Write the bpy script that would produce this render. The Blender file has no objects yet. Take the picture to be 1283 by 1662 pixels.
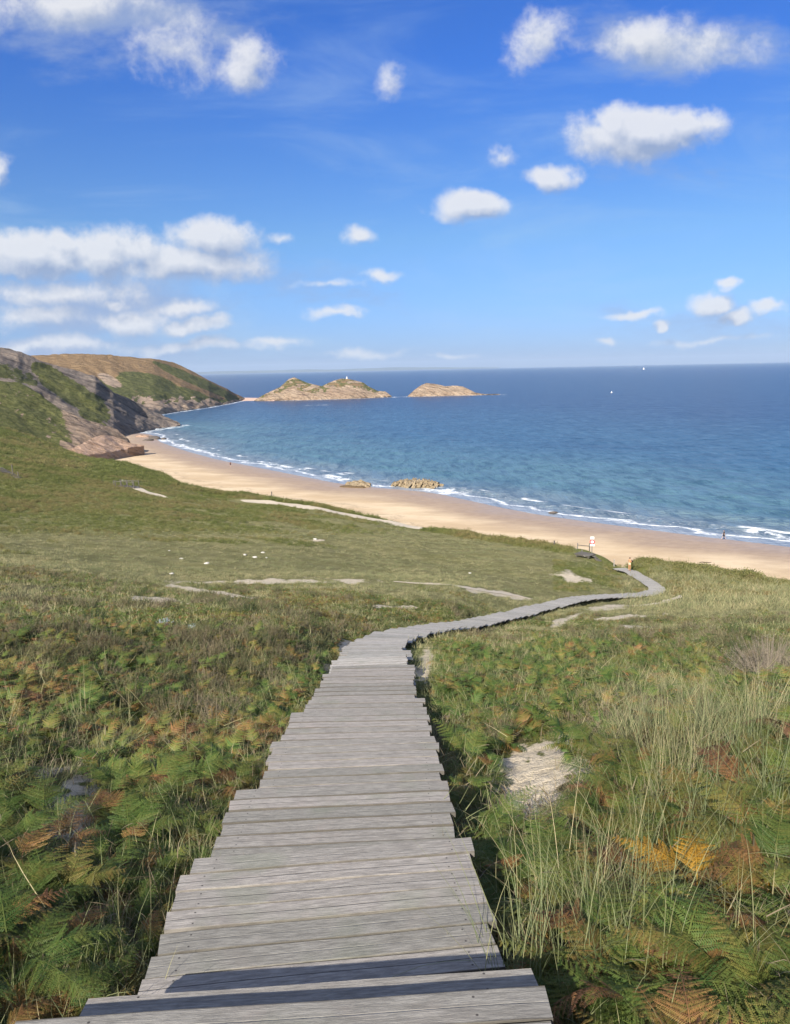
import bpy, bmesh, math, random
import numpy as np
from mathutils import Vector, Matrix, Euler
R = math.radians
random.seed(7); RNG = np.random.default_rng(11)
SC = bpy.context.scene; COL = SC.collection

# ============================================================ camera
F = 1240.0; PITCH = R(10.58); ROLL = R(1.17); CZ = 33.0
_X = np.array([1.0, 0, 0]); _U = np.array([0, math.sin(PITCH), math.cos(PITCH)]); _F = np.array([0, math.cos(PITCH), -math.sin(PITCH)])
_R = _X*math.cos(ROLL) - _U*math.sin(ROLL); _UP = _U*math.cos(ROLL) + _X*math.sin(ROLL)
cam = bpy.data.cameras.new('camera'); camo = bpy.data.objects.new('camera', cam); COL.objects.link(camo)
cam.sensor_fit = 'VERTICAL'; cam.sensor_height = 36; cam.lens = F/1662*36; cam.clip_end = 90000; cam.clip_start = 0.05
M = Matrix(((_R[0], _UP[0], -_F[0], 0), (_R[1], _UP[1], -_F[1], 0), (_R[2], _UP[2], -_F[2], CZ), (0, 0, 0, 1)))
camo.matrix_world = M; SC.camera = camo

def ray(px, py):
    d = (px-641.5)*_R - (py-831.0)*_UP + F*_F
    return d
def P(px, py, D):                     # point seen at (px,py) of the photograph at horizontal distance D
    d = ray(px, py); k = D/math.hypot(d[0], d[1])
    return np.array([d[0]*k, d[1]*k, CZ+d[2]*k])
def on_plane(px, py, z=0.0):
    d = ray(px, py); k = (z-CZ)/d[2]
    return np.array([d[0]*k, d[1]*k, z])
def project(x, y, z):
    z = z-CZ
    a = x*_R[0]+y*_R[1]+z*_R[2]; b = x*_UP[0]+y*_UP[1]+z*_UP[2]; c = x*_F[0]+y*_F[1]+z*_F[2]
    c = np.where(c < .05, .05, c)
    return 641.5+F*a/c, 831-F*b/c

# ============================================================ light, sky, exposure
SUN_AZ, SUN_EL = R(206), R(31)        # azimuth clockwise from +Y: behind the camera, to the left
sun = bpy.data.lights.new('sun', 'SUN'); suno = bpy.data.objects.new('sun', sun); COL.objects.link(suno)
sun.energy = 5.0; sun.angle = R(.6); sun.color = (1, .93, .82)
sv = Vector((math.sin(SUN_AZ)*math.cos(SUN_EL), math.cos(SUN_AZ)*math.cos(SUN_EL), math.sin(SUN_EL)))
suno.rotation_euler = sv.to_track_quat('Z', 'Y').to_euler(); suno.location = (-60, -60, 120)
SC.view_settings.view_transform = 'Standard'; SC.view_settings.look = 'None'; SC.view_settings.gamma = 1
SC.view_settings.exposure = 0.85
SC.render.engine = 'CYCLES'
SC.cycles.max_bounces = 6; SC.cycles.transparent_max_bounces = 8

# (px, py, half width, half height, weight)
CLOUDS = [(1045,222,125,56,1.4),(1110,208,70,34,1.1),(995,205,50,36,1.1),(893,282,54,26,1.05),(828,250,28,32,.6),
 (758,332,74,28,1.1),(583,382,32,20,.75),(880,66,56,54,.7),(1040,55,92,50,.76),(1175,78,120,34,.55),
 (408,102,62,50,.85),(290,74,110,62,.62),(110,6,170,44,.62),(630,124,38,32,.55),(2,276,30,34,.75),
 (50,414,130,42,1.35),(95,395,50,30,1.1),(170,404,84,48,1.3),(225,410,50,30,1.1),(350,392,80,42,1.1),(300,432,150,34,1.05),(445,395,26,12,.5),
 (110,474,200,30,.62),(70,510,120,28,.72),(205,516,75,26,.85),(315,525,80,18,.9),(290,498,60,18,.8),(60,560,170,18,.7),(330,558,170,14,.65),(185,488,30,14,.8),(440,552,70,10,.6),
 (550,508,52,11,.65),(615,454,42,11,.65),(540,466,64,9,.5),(1187,464,28,13,.95),(1160,492,40,18,1.0),(1195,514,32,14,1.0),(1248,504,38,13,.85),
 (1030,504,56,9,.8),(1078,524,18,10,.85),(985,545,30,9,.6),(720,579,50,6,.6),(600,572,80,8,.5),(1150,552,120,8,.45)]
VEILS = [(130,500,360,90,.75),(300,440,220,50,.6),(180,30,330,110,.75),(1080,70,280,80,.7),(60,570,420,36,.8),(1150,520,260,50,.4),(540,470,170,60,.4),(1040,245,170,60,.35)]
def build_world():
    w = bpy.data.worlds.new('World'); SC.world = w; w.use_nodes = True
    nt = w.node_tree; nt.nodes.clear(); N = nt.nodes.new; L = nt.links.new
    def uv(px, py):
        d = ray(px, py); return d[0]/d[1], d[2]/d[1]
    # node group: the cloud cover at a direction (u, v)
    g = bpy.data.node_groups.new('cloud_cover', 'ShaderNodeTree')
    g.interface.new_socket('P', in_out='INPUT', socket_type='NodeSocketVector')
    g.interface.new_socket('Cover', in_out='OUTPUT', socket_type='NodeSocketFloat')
    gi = g.nodes.new('NodeGroupInput'); go = g.nodes.new('NodeGroupOutput')
    def gm(op, a, b=None, c=None):
        n = g.nodes.new('ShaderNodeMath'); n.operation = op
        for i, v in enumerate((a, b, c)):
            if v is None: continue
            if isinstance(v, (int, float)): n.inputs[i].default_value = v
            else: g.links.new(v, n.inputs[i])
        return n.outputs[0]
    def gv(op, a, b):
        n = g.nodes.new('ShaderNodeVectorMath'); n.operation = op
        g.links.new(a, n.inputs[0])
        if isinstance(b, tuple): n.inputs[1].default_value = b
        elif b is not None: g.links.new(b, n.inputs[1])
        return n
    def gn(scale, detail, rough, vec, dist=0):
        n = g.nodes.new('ShaderNodeTexNoise'); n.inputs['Scale'].default_value = scale; n.inputs['Detail'].default_value = detail
        n.inputs['Roughness'].default_value = rough; n.inputs['Distortion'].default_value = dist; g.links.new(vec, n.inputs['Vector']); return n
    wob = gn(9, 4, .6, gi.outputs[0])
    w1 = gv('SUBTRACT', wob.outputs['Color'], (.5, .5, .5)); w2 = gv('MULTIPLY', w1.outputs[0], (.075, .055, 0))
    p = gv('ADD', gi.outputs[0], w2.outputs[0]).outputs[0]
    acc = None
    for (cx, cy, hw, hh, wt) in CLOUDS:
        u, v = uv(cx, cy); u2, _ = uv(cx+hw, cy); _, v2 = uv(cx, cy-hh)
        a = gv('SUBTRACT', p, (u, v, 0)); b = gv('MULTIPLY', a.outputs[0], (1/abs(u2-u)/1.12, 1/abs(v2-v)/1.12, 0))
        l = g.nodes.new('ShaderNodeVectorMath'); l.operation = 'LENGTH'; g.links.new(b.outputs[0], l.inputs[0])
        f = gm('MULTIPLY_ADD', l.outputs['Value'], -wt, wt)
        acc = f if acc is None else gm('SMOOTH_MAX', acc, f, .12)
    n1 = gn(15, 9, .60, gi.outputs[0], .15)
    n2 = gn(36, 6, .62, gi.outputs[0], .1)
    x = gm('ADD', acc, gm('MULTIPLY', gm('SUBTRACT', n1.outputs[0], .5), 1.25))
    bl = gm('ABSOLUTE', gm('SUBTRACT', gm('MULTIPLY', n2.outputs[0], 2), 1))
    x = gm('SUBTRACT', x, gm('MULTIPLY', gm('SUBTRACT', .18, bl), -.35))
    g.links.new(x, go.inputs[0])
    def m(op, a, b=None, c=None, clamp=False):
        n = N('ShaderNodeMath'); n.operation = op; n.use_clamp = clamp
        for i, v in enumerate((a, b, c)):
            if v is None: continue
            if isinstance(v, (int, float)): n.inputs[i].default_value = v
            else: L(v, n.inputs[i])
        return n.outputs[0]
    def mixc(f, a, b):
        n = N('ShaderNodeMix'); n.data_type = 'RGBA'
        if isinstance(f, float): n.inputs[0].default_value = f
        else: L(f, n.inputs[0])
        for i, v in ((6, a), (7, b)):
            if isinstance(v, tuple): n.inputs[i].default_value = (*v, 1)
            else: L(v, n.inputs[i])
        return n.outputs[2]
    tc = N('ShaderNodeTexCoord'); sp = N('ShaderNodeSeparateXYZ'); L(tc.outputs['Generated'], sp.inputs[0])
    yy = m('MAXIMUM', sp.outputs[1], .05)
    u = m('DIVIDE', sp.outputs[0], yy); v = m('DIVIDE', sp.outputs[2], yy)
    cb = N('ShaderNodeCombineXYZ'); L(u, cb.inputs[0]); L(v, cb.inputs[1])
    def cover(vec):
        gn_ = N('ShaderNodeGroup'); gn_.node_tree = g; L(vec, gn_.inputs[0]); return gn_.outputs[0]
    c0 = cover(cb.outputs[0])
    off = N('ShaderNodeVectorMath'); off.operation = 'ADD'; L(cb.outputs[0], off.inputs[0]); off.inputs[1].default_value = (-.010, .018, 0)
    c1 = cover(off.outputs[0])
    def ss(x, a, b):
        n = N('ShaderNodeMapRange'); n.interpolation_type = 'SMOOTHSTEP'; L(x, n.inputs[0])
        n.inputs[1].default_value = a; n.inputs[2].default_value = b; return n.outputs[0]
    dens = ss(c0, .03, .66)
    front = ss(sp.outputs[1], .1, .4); dens = m('MULTIPLY', dens, front)
    lit = m('SUBTRACT', c0, c1); lit = m('MULTIPLY_ADD', lit, 1.05, .56, clamp=True)
    thick = ss(c0, .25, 1.0)
    lit = m('MULTIPLY_ADD', thick, -.08, lit, clamp=True)
    sky = N('ShaderNodeTexSky'); sky.sky_type = 'NISHITA'; sky.sun_disc = False; sky.sun_elevation = SUN_EL; sky.sun_rotation = SUN_AZ
    sky.air_density = 1.0; sky.dust_density = .5; sky.ozone_density = 2.6; sky.altitude = 30
    # colour of the clear sky: the sky texture, deepened the way the photograph shows it (blue zenith, paler cyan low down)
    skm = N('ShaderNodeMix'); skm.data_type = 'RGBA'; skm.blend_type = 'MULTIPLY'; skm.inputs[0].default_value = 1
    L(sky.outputs[0], skm.inputs[6])
    rmp = N('ShaderNodeValToRGB'); L(sp.outputs[2], rmp.inputs[0])
    e = rmp.color_ramp.elements; e[0].position = 0; e[0].color = (.32, .47, .98, 1); e[1].position = .55; e[1].color = (.20, .48, 1.08, 1)
    for pos, c in ((.03, (.335, .50, .97)), (.157, (.40, .60, .86)), (.25, (.30, .55, .95)), (.34, (.21, .50, 1.06))):
        q = e.new(pos); q.color = (*c, 1)
    L(rmp.outputs[0], skm.inputs[7])
    # unseen sky overhead and behind the camera, made paler to add fill light
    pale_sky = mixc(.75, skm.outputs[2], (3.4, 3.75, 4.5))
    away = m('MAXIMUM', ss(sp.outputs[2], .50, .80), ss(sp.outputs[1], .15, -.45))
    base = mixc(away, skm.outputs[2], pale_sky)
    # thin high veils
    mp = N('ShaderNodeMapping'); mp.inputs['Scale'].default_value = (1.2, 5, 1); mp.inputs['Rotation'].default_value = (0, 0, R(24)); L(cb.outputs[0], mp.inputs[0])
    ci = N('ShaderNodeTexNoise'); ci.inputs['Scale'].default_value = 2.2; ci.inputs['Detail'].default_value = 7; ci.inputs['Roughness'].default_value = .6; ci.inputs['Distortion'].default_value = .6; L(mp.outputs[0], ci.inputs['Vector'])
    veil = m('MULTIPLY', ss(ci.outputs[0], .46, .80), .50); veil = m('MULTIPLY', veil, front)
    low = ss(v, .36, .02); veil = m('MULTIPLY', veil, m('MULTIPLY_ADD', low, .6, .6))
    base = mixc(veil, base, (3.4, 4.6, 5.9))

    # soft grey-violet layers behind the cumulus
    va = None
    for (cx, cy, hw, hh, wt) in VEILS:
        u0, v0 = uv(cx, cy); u2, _ = uv(cx+hw, cy); _, v2 = uv(cx, cy-hh)
        a = N('ShaderNodeVectorMath'); a.operation = 'SUBTRACT'; L(cb.outputs[0], a.inputs[0]); a.inputs[1].default_value = (u0, v0, 0)
        q = N('ShaderNodeVectorMath'); q.operation = 'MULTIPLY'; L(a.outputs[0], q.inputs[0]); q.inputs[1].default_value = (1/abs(u2-u0), 1/abs(v2-v0), 0)
        l = N('ShaderNodeVectorMath'); l.operation = 'LENGTH'; L(q.outputs[0], l.inputs[0]); f = m('MULTIPLY_ADD', l.outputs['Value'], -wt, wt)
        va = f if va is None else m('MAXIMUM', va, f)
    mv = N('ShaderNodeMapping'); mv.inputs['Scale'].default_value = (1, 2.6, 1); L(cb.outputs[0], mv.inputs[0])
    vn = N('ShaderNodeTexNoise'); vn.inputs['Scale'].default_value = 8; vn.inputs['Detail'].default_value = 8; vn.inputs['Roughness'].default_value = .62; L(mv.outputs[0], vn.inputs['Vector'])
    vd = m('MULTIPLY', ss(m('ADD', va, m('MULTIPLY', m('SUBTRACT', vn.outputs[0], .5), 1.6)), .05, .75), m('MULTIPLY', front, .80))
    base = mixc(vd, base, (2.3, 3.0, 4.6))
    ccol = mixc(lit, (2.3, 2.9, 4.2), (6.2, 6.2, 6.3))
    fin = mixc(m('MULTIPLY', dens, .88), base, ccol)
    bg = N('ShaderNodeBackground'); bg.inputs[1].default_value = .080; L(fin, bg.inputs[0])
    out = N('ShaderNodeOutputWorld'); L(bg.outputs[0], out.inputs[0])
    w.cycles.sampling_method = 'MANUAL'; w.cycles.sample_map_resolution = 512
build_world()

# ============================================================ helpers
def lattice(ix, iy, iz, seed):
    h = (ix*374761393 + iy*668265263 + iz*2147483647 % 4294967291 + iz*1274126177 + seed*97531) & 0xFFFFFFFF
    h = ((h ^ (h >> 13))*1274126177) & 0xFFFFFFFF
    h = (h ^ (h >> 16)) & 0xFFFFFFFF
    return h.astype(np.float64)/4294967295.0
def vnoise(x, y, z=0.0, seed=0):
    x, y, z = np.broadcast_arrays(np.asarray(x, float), np.asarray(y, float), np.asarray(z, float))
    xi, yi, zi = np.floor(x).astype(np.int64), np.floor(y).astype(np.int64), np.floor(z).astype(np.int64)
    fx, fy, fz = x-xi, y-yi, z-zi
    fx, fy, fz = fx*fx*(3-2*fx), fy*fy*(3-2*fy), fz*fz*(3-2*fz)
    xi, yi, zi = xi+5000, yi+5000, zi+5000
    r = 0
    for a in (0, 1):
        for b in (0, 1):
            for c in (0, 1):
                r = r + lattice(xi+a, yi+b, zi+c, seed)*(fx if a else 1-fx)*(fy if b else 1-fy)*(fz if c else 1-fz)
    return r
def fbm(x, y, z=0.0, oct=4, seed=0, gain=.5):
    s, a, t = 0, 1, 0
    for i in range(oct):
        s = s + a*vnoise(x*2**i, y*2**i, np.asarray(z)*2**i, seed+i*13); t += a; a *= gain
    return s/t
def sstep(x, a, b):
    t = np.clip((np.asarray(x, float)-a)/(b-a), 0, 1); return t*t*(3-2*t)

def tag(o, label=None, cat=None, group=None, kind=None):
    if label: o['label'] = label
    if cat: o['category'] = cat
    if group: o['group'] = group
    if kind: o['kind'] = kind
    return o
def link(name, me, parent=None, loc=None, rot=None):
    o = bpy.data.objects.new(name, me); COL.objects.link(o)
    if loc is not None: o.location = [float(a) for a in loc]
    if rot is not None: o.rotation_euler = rot
    if parent: o.parent = parent
    return o
def empty(name, loc, rz=0): return link(name, None, None, loc, (0, 0, rz))
def mesh(name, V, Fc, mat, attrs=None, smooth=True):
    me = bpy.data.meshes.new(name)
    V = np.asarray(V, np.float32).reshape(-1, 3)
    if isinstance(Fc, np.ndarray) and Fc.ndim == 2:
        k = Fc.shape[1]; n = len(Fc)
        me.vertices.add(len(V)); me.vertices.foreach_set('co', V.ravel())
        me.loops.add(n*k); me.loops.foreach_set('vertex_index', Fc.astype(np.int32).ravel())
        me.polygons.add(n); me.polygons.foreach_set('loop_start', np.arange(0, n*k, k, dtype=np.int32))
        me.update(calc_edges=True)
    else:
        me.from_pydata([tuple(map(float, v)) for v in V], [], [tuple(map(int, f)) for f in Fc])
    for an, av in (attrs or {}).items():
        av = np.asarray(av, np.float32)
        if av.ndim == 1:
            a = me.attributes.new(an, 'FLOAT', 'POINT'); a.data.foreach_set('value', av)
        else:
            a = me.attributes.new(an, 'FLOAT_COLOR', 'POINT')
            if av.shape[1] == 3: av = np.c_[av, np.ones(len(av), np.float32)]
            a.data.foreach_set('color', av.ravel())
    if mat: me.materials.append(mat)
    if smooth: me.polygons.foreach_set('use_smooth', np.ones(len(me.polygons), bool))
    me.validate()
    return me
def gridfaces(nr, nc):
    i = np.arange(nr-1)[:, None]*nc + np.arange(nc-1)[None, :]
    i = i.ravel(); return np.stack([i, i+1, i+nc+1, i+nc], 1)

class NT:                                # small node helper for materials
    def __init__(s, name):
        s.m = bpy.data.materials.new(name); s.m.use_nodes = True; s.t = s.m.node_tree
        s.b = s.t.nodes['Principled BSDF']; s.out = s.t.nodes['Material Output']
        s.b.inputs['Specular IOR Level'].default_value = .3
    def n(s, ty, ins=None, **kw):
        x = s.t.nodes.new(ty)
        for k, v in kw.items(): setattr(x, k, v)
        for k, v in (ins or {}).items(): s.set(x.inputs[k], v)
        return x
    def set(s, sock, v):
        if isinstance(v, bpy.types.NodeSocket): s.t.links.new(v, sock)
        elif isinstance(v, (tuple, list)) and sock.type == 'RGBA' and len(v) == 3: sock.default_value = (*v, 1)
        else: sock.default_value = v
    def noise(s, vec, scale, detail=4, rough=.55, dist=0):
        return s.n('ShaderNodeTexNoise', {'Vector': vec, 'Scale': scale, 'Detail': detail, 'Roughness': rough, 'Distortion': dist}).outputs[0]
    def map(s, vec, sc=(1, 1, 1), rot=(0, 0, 0), loc=(0, 0, 0)):
        return s.n('ShaderNodeMapping', {'Vector': vec, 'Scale': sc, 'Rotation': rot, 'Location': loc}).outputs[0]
    def ss(s, v, a, b, lo=0., hi=1.):
        x = s.n('ShaderNodeMapRange', {0: v, 1: a, 2: b, 3: lo, 4: hi}); x.interpolation_type = 'SMOOTHSTEP'; return x.outputs[0]
    def mix(s, f, a, b, mode='MIX'):
        x = s.n('ShaderNodeMix', data_type='RGBA', blend_type=mode); s.set(x.inputs[0], f); s.set(x.inputs[6], a); s.set(x.inputs[7], b); return x.outputs[2]
    def math(s, op, a, b=0., c=0.):
        x = s.n('ShaderNodeMath', {0: a, 1: b, 2: c}, operation=op); return x.outputs[0]
    def attr(s, name, kind='GEOMETRY'):
        return s.n('ShaderNodeAttribute', attribute_name=name, attribute_type=kind)
    def obj(s): return s.n('ShaderNodeTexCoord').outputs['Object']
    def pos(s): return s.n('ShaderNodeNewGeometry').outputs['Position']
    def bump(s, h, strength, dist, nrm=None):
        x = s.n('ShaderNodeBump', {'Height': h, 'Strength': strength, 'Distance': dist})
        if nrm: s.set(x.inputs['Normal'], nrm)
        s.set(s.b.inputs['Normal'], x.outputs[0]); return x.outputs[0]
    def color(s, c): s.set(s.b.inputs['Base Color'], c)
    def rough(s, r): s.set(s.b.inputs['Roughness'], r)

# ============================================================ boardwalk line and terrain
W = 1.4
PATH_PX = [(612,1050,17.5),(622,1038,20),(653,1028,24),(700,1019,29),(765,1011,36),(833,997,44),(880,985,51),(950,970,62),(1015,966,71),(1052,963,77.5),(1066,957,81),(1058,947,85),(1040,937,90),(1024,928,95),(1004,922,99)]
NEAR = [(-.26,-1.5,1.70),(-.26,0,1.75),(-.27,2.0,1.95),(-.34,3.45,2.52),(-.37,4.75,2.90),(-.40,6.1,3.27),(-.42,7.5,3.70),(-.43,8.8,4.12),(-.44,11.0,4.72)]
pts = [np.array([x, y, CZ-d]) for x, y, d in NEAR] + [P(*p) for p in PATH_PX]
def catmull(pts, step=.05):
    out = []
    for i in range(len(pts)-1):
        p0 = pts[max(i-1, 0)]; p1 = pts[i]; p2 = pts[i+1]; p3 = pts[min(i+2, len(pts)-1)]
        n = max(2, int(np.linalg.norm(p2-p1)/step))
        d = np.linalg.norm(p2-p1); m1 = (p2-p0)/max(np.linalg.norm(p2-p0), 1e-6)*d; m2 = (p3-p1)/max(np.linalg.norm(p3-p1), 1e-6)*d
        for k in range(n):
            t = k/n; out.append((2*t**3-3*t*t+1)*p1+(t**3-2*t*t+t)*m1+(3*t*t-2*t**3)*p2+(t**3-t*t)*m2)
    out.append(pts[-1]); return np.array(out)
PATH = catmull(pts)
PS = np.r_[0, np.cumsum(np.linalg.norm(np.diff(PATH[:, :2], axis=0), axis=1))]
def path_at(s):
    p = np.array([np.interp(s, PS, PATH[:, k]) for k in range(3)])
    q = np.array([np.interp(s+.25, PS, PATH[:, k]) for k in range(2)]); q0 = np.array([np.interp(s-.25, PS, PATH[:, k]) for k in range(2)])
    return p, math.atan2(*(q-q0)[::-1])
def path_dist(x, y):
    x = np.asarray(x, float).ravel(); y = np.asarray(y, float).ravel()
    best = np.full(len(x), 1e9); pp = PATH[::4]
    for i in range(0, len(x), 4000):
        d = (x[i:i+4000, None]-pp[None, :, 0])**2+(y[i:i+4000, None]-pp[None, :, 1])**2
        best[i:i+4000] = np.sqrt(d.min(1))
    return best

CT = []                                   # terrain control points (x, y, drop below the camera)
for s in (0, 1.5, 3, 4.5, 6, 7.5, 9.5, 12, 15, 18, 21, 25, 30, 36, 43, 52, 62, 70, 76, 81, 86, 92, 98, 104):
    if s > PS[-1]: break
    p, a = path_at(s)
    CT.append((p[0], p[1], CZ-p[2]+.30))
    if s < 19:
        for off, up in ((-1.2, -.12), (-2.6, -.02), (-6, -.15), (1.2, .0), (2.3, .24), (3.6, .42), (6, .35)):
            if s > 9: up *= .5
            if (off < -5 and s > 8) or (off < -2 and s > 13): continue
            CT.append((p[0]+off, p[1], CZ-p[2]+.22-up))
for px, py, D in [(0,1010,15),(180,1000,17),(380,985,20),(500,1010,18),(0,965,24),(200,955,30),(430,962,32),(560,985,29),(650,985,33),(740,980,36),
    (0,925,38),(150,935,42),(300,945,44),(480,943,46),(620,945,50),(760,960,47),(840,972,52),
    (0,890,62),(300,905,66),(600,908,76),(760,920,78),(900,935,74),(980,935,82),
    (0,850,90),(250,860,92),(450,868,96),(650,873,106),(800,885,103),(930,905,98),
    (0,810,120),(200,822,120),(400,832,128),(560,845,126),
    (0,765,155),(100,772,158),(200,789,150),(300,806,144),(400,815,150),
    (0,725,200),(100,738,212),(0,700,250),(-100,690,260),(-100,760,150),(-100,900,55),(-100,1000,16),
    (1100,1100,8.5),(1283,1085,8.5),(1380,1080,9),(1000,1100,11.5),(800,1060,17),(1100,1050,15),(1283,1020,19),(900,1035,27),(950,1012,38),(1100,1003,40),(1283,985,48),
    (1100,972,66),(1283,962,71),(1380,960,71),(1100,945,82),(1200,945,82)]:
    q = P(px, py, D); CT.append((q[0], q[1], CZ-q[2]+.35))
CREST = [(-140,700,262),(0,694,262),(60,712,258),(100,728,250),(135,741,235),(200,752,215),(265,768,195),(290,787,172),(350,799,170),(400,803,165),(440,808,160),(520,823,150),(600,839,142),(700,858,131),(800,872,120),(880,884,112),(940,893,107),(985,909,102),(1010,925,100.5),(1035,912,100),(1080,917,98),(1150,927,95),(1200,935,92),(1283,947,88),(1400,962,84)]
for px, py, D in CREST: q = P(px, py, D); CT.append((q[0], q[1], CZ-q[2]))
for s in (22, 26, 31, 37, 44, 51, 58, 66, 73):
    p, a = path_at(s)
    for sd in (-1.5, 1.5): CT.append((p[0]+math.sin(a)*sd, p[1]-math.cos(a)*sd, CZ-p[2]+.16))
CT = np.array(CT)
def warp(x, y):
    return np.arctan2(x, np.maximum(y, -50)+3.0)*3.0, np.log(np.hypot(x, y+3.0))*1.0
_cu, _cv = warp(CT[:, 0], CT[:, 1])
def _k(r2): return np.where(r2 > 1e-12, .5*r2*np.log(np.maximum(r2, 1e-12)), 0)
_n = len(CT)
_A = np.zeros((_n+3, _n+3)); _A[:_n, :_n] = _k((_cu[:, None]-_cu)**2+(_cv[:, None]-_cv)**2)+np.eye(_n)*2e-4
_A[:_n, _n:] = np.c_[np.ones(_n), _cu, _cv]; _A[_n:, :_n] = _A[:_n, _n:].T
_w = np.linalg.solve(_A, np.r_[np.log(CT[:, 2]+.5), 0, 0, 0])
def _tps(x, y):
    u, v = warp(x, y); o = np.empty(len(u))
    for i in range(0, len(u), 4000):
        k = _k((u[i:i+4000, None]-_cu)**2+(v[i:i+4000, None]-_cv)**2)
        o[i:i+4000] = k@_w[:_n]+_w[_n]+_w[_n+1]*u[i:i+4000]+_w[_n+2]*v[i:i+4000]
    return CZ+.5-np.exp(o)
_cw = np.array([P(*c) for c in CREST]); _caz = np.arctan2(_cw[:, 0], _cw[:, 1]); _cD = np.hypot(_cw[:, 0], _cw[:, 1])
def crestD(az): return np.interp(az, _caz, _cD)
def H(x, y):
    sh = np.shape(x); x = np.asarray(x, float).ravel(); y = np.asarray(y, float).ravel()
    D = np.hypot(x, y); az = np.arctan2(x, y); Dc = crestD(az)
    k = np.where((D > Dc) & (y > 0), Dc/np.maximum(D, .01), 1.0)
    z = _tps(x*k, y*k)
    over = np.where(y > 0, np.maximum(D-Dc, 0), 0)
    z = z - .62*over**2/(over+4)
    amp = np.clip(.02+.006*D, 0, .45)
    z = z + (fbm(x/2.6, y/2.6, 0, 3, 5)-.5)*amp*.7 + (fbm(x/14, y/14, 0, 3, 9)-.5)*np.clip(D*.012, 0, 1.2)
    pd = path_dist(x, y); near = 1-sstep(pd, .9, 2.2)
    if near.max() > 0:
        i = near > 0; pp = PATH[::4]; idx = np.empty(i.sum(), int); xs, ys = x[i], y[i]
        for j in range(0, len(xs), 4000):
            idx[j:j+4000] = ((xs[j:j+4000, None]-pp[None, :, 0])**2+(ys[j:j+4000, None]-pp[None, :, 1])**2).argmin(1)
        cap = pp[idx, 2]-np.where(PS[::4][idx] < 12, .33, np.where(PS[::4][idx] < 18, .22, .14))
        z[i] = z[i]*(1-near[i])+np.minimum(z[i], cap)*near[i]
    return z.reshape(sh)
def hit(px, py, d0=1.2, d1=260):
    Ds = np.exp(np.linspace(math.log(d0), math.log(d1), 900)); q = np.array([P(px, py, d) for d in Ds])
    h = H(q[:, 0], q[:, 1]); b = np.nonzero(q[:, 2] < h)[0]
    i = b[0] if len(b) else len(Ds)-1
    return np.array([q[i, 0], q[i, 1], h[i]])
def hyp(px): return 604-.0189*(px-330)

# sand openings (px, py, half w, half h, rotation deg, D range)
SANDS = [(880,1258,112,60,-28),(820,1300,40,34,0),(120,1325,66,100,10),(318,1285,40,28,0),(692,1080,20,40,15),(528,1095,16,36,-10),(450,944,190,4.5,0),(560,942,60,3,4),(330,960,90,5,8),(800,962,66,5.5,10),
 (925,1003,42,8,-25),(975,988,52,6,-5),(1075,1067,34,4,4),(1000,1140,26,4,0),(510,877,16,2,0),(1060,1020,60,4,3),(930,938,50,9,12),(240,975,70,7,5),(1140,1020,60,3.5,0),(560,1050,12,18,0),(60,1250,25,14,0),(1090,1160,22,5,0),(640,985,60,3,2),(1010,1002,60,4,-4)]
def sandmask(px, py):
    s = np.zeros(np.shape(px))
    n = (fbm(px/22., py/12., 0, 4, 31)-.5)*2
    for cx, cy, a, b, r in SANDS:
        c, t = math.cos(R(r)), math.sin(R(r)); dx = px-cx; dy = py-cy
        q = np.hypot((dx*c+dy*t)/a, (-dx*t+dy*c)/b)
        s = np.maximum(s, 1-sstep(q+n*.9, .35, 1.25))
    return s

# ============================================================ materials for the setting
def mat_ground():
    s = NT('ground'); p = s.pos()
    sand = s.attr('sand').outputs['Fac']; mead = s.attr('meadow').outputs['Fac']; scrub = s.attr('scrub').outputs['Fac']
    n1 = s.noise(p, .35, 6, .65); n2 = s.noise(p, 3.5, 6, .75); n3 = s.noise(p, 40, 3, .6); n5 = s.noise(p, .9, 6, .7); n4 = s.noise(p, .09, 4, .6)
    soil = s.mix(s.ss(n2, .35, .7), (.045, .036, .022), (.12, .095, .06))
    grass = s.mix(s.ss(n1, .35, .68), (.155, .150, .055), (.262, .240, .108))
    grass = s.mix(s.ss(n2, .42, .72, 0, .55), grass, (.10, .095, .04))
    grass = s.mix(s.ss(n4, .50, .66, 0, .5), grass, (.22, .20, .085))
    grass = s.mix(s.ss(n3, .45, .8, 0, .35), grass, (.26, .23, .13))
    scr = s.mix(s.ss(n2, .38, .66), (.095, .108, .028), (.190, .190, .062))
    scr = s.mix(s.ss(n1, .55, .75, 0, .5), scr, (.14, .10, .035))
    grass = s.mix(s.ss(n5, .46, .70, 0, .55), grass, (.105, .088, .042)); grass = s.mix(s.ss(n5, .42, .30, 0, .5), grass, (.30, .26, .15)); c = s.mix(mead, soil, grass); c = s.mix(scrub, c, scr)
    sn = s.mix(s.ss(n2, .3, .7), (.50, .42, .30), (.68, .585, .44))
    sn = s.mix(s.ss(n3, .56, .75, 0, .5), sn, (.20, .15, .10))
    sm = s.ss(s.math('ADD', sand, s.math('MULTIPLY', s.math('SUBTRACT', s.math('ADD', s.math('MULTIPLY', n2, .5), s.math('MULTIPLY', n5, .5)), .5), 3.4)), .40, .80)
    c = s.mix(sm, c, sn); s.color(c); s.rough(.95); s.b.inputs['Specular IOR Level'].default_value = .1
    h = s.math('ADD', s.math('MULTIPLY', n2, .8), s.math('MULTIPLY', n3, .14)); s.bump(h, .9, .12)
    return s.m
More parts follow.
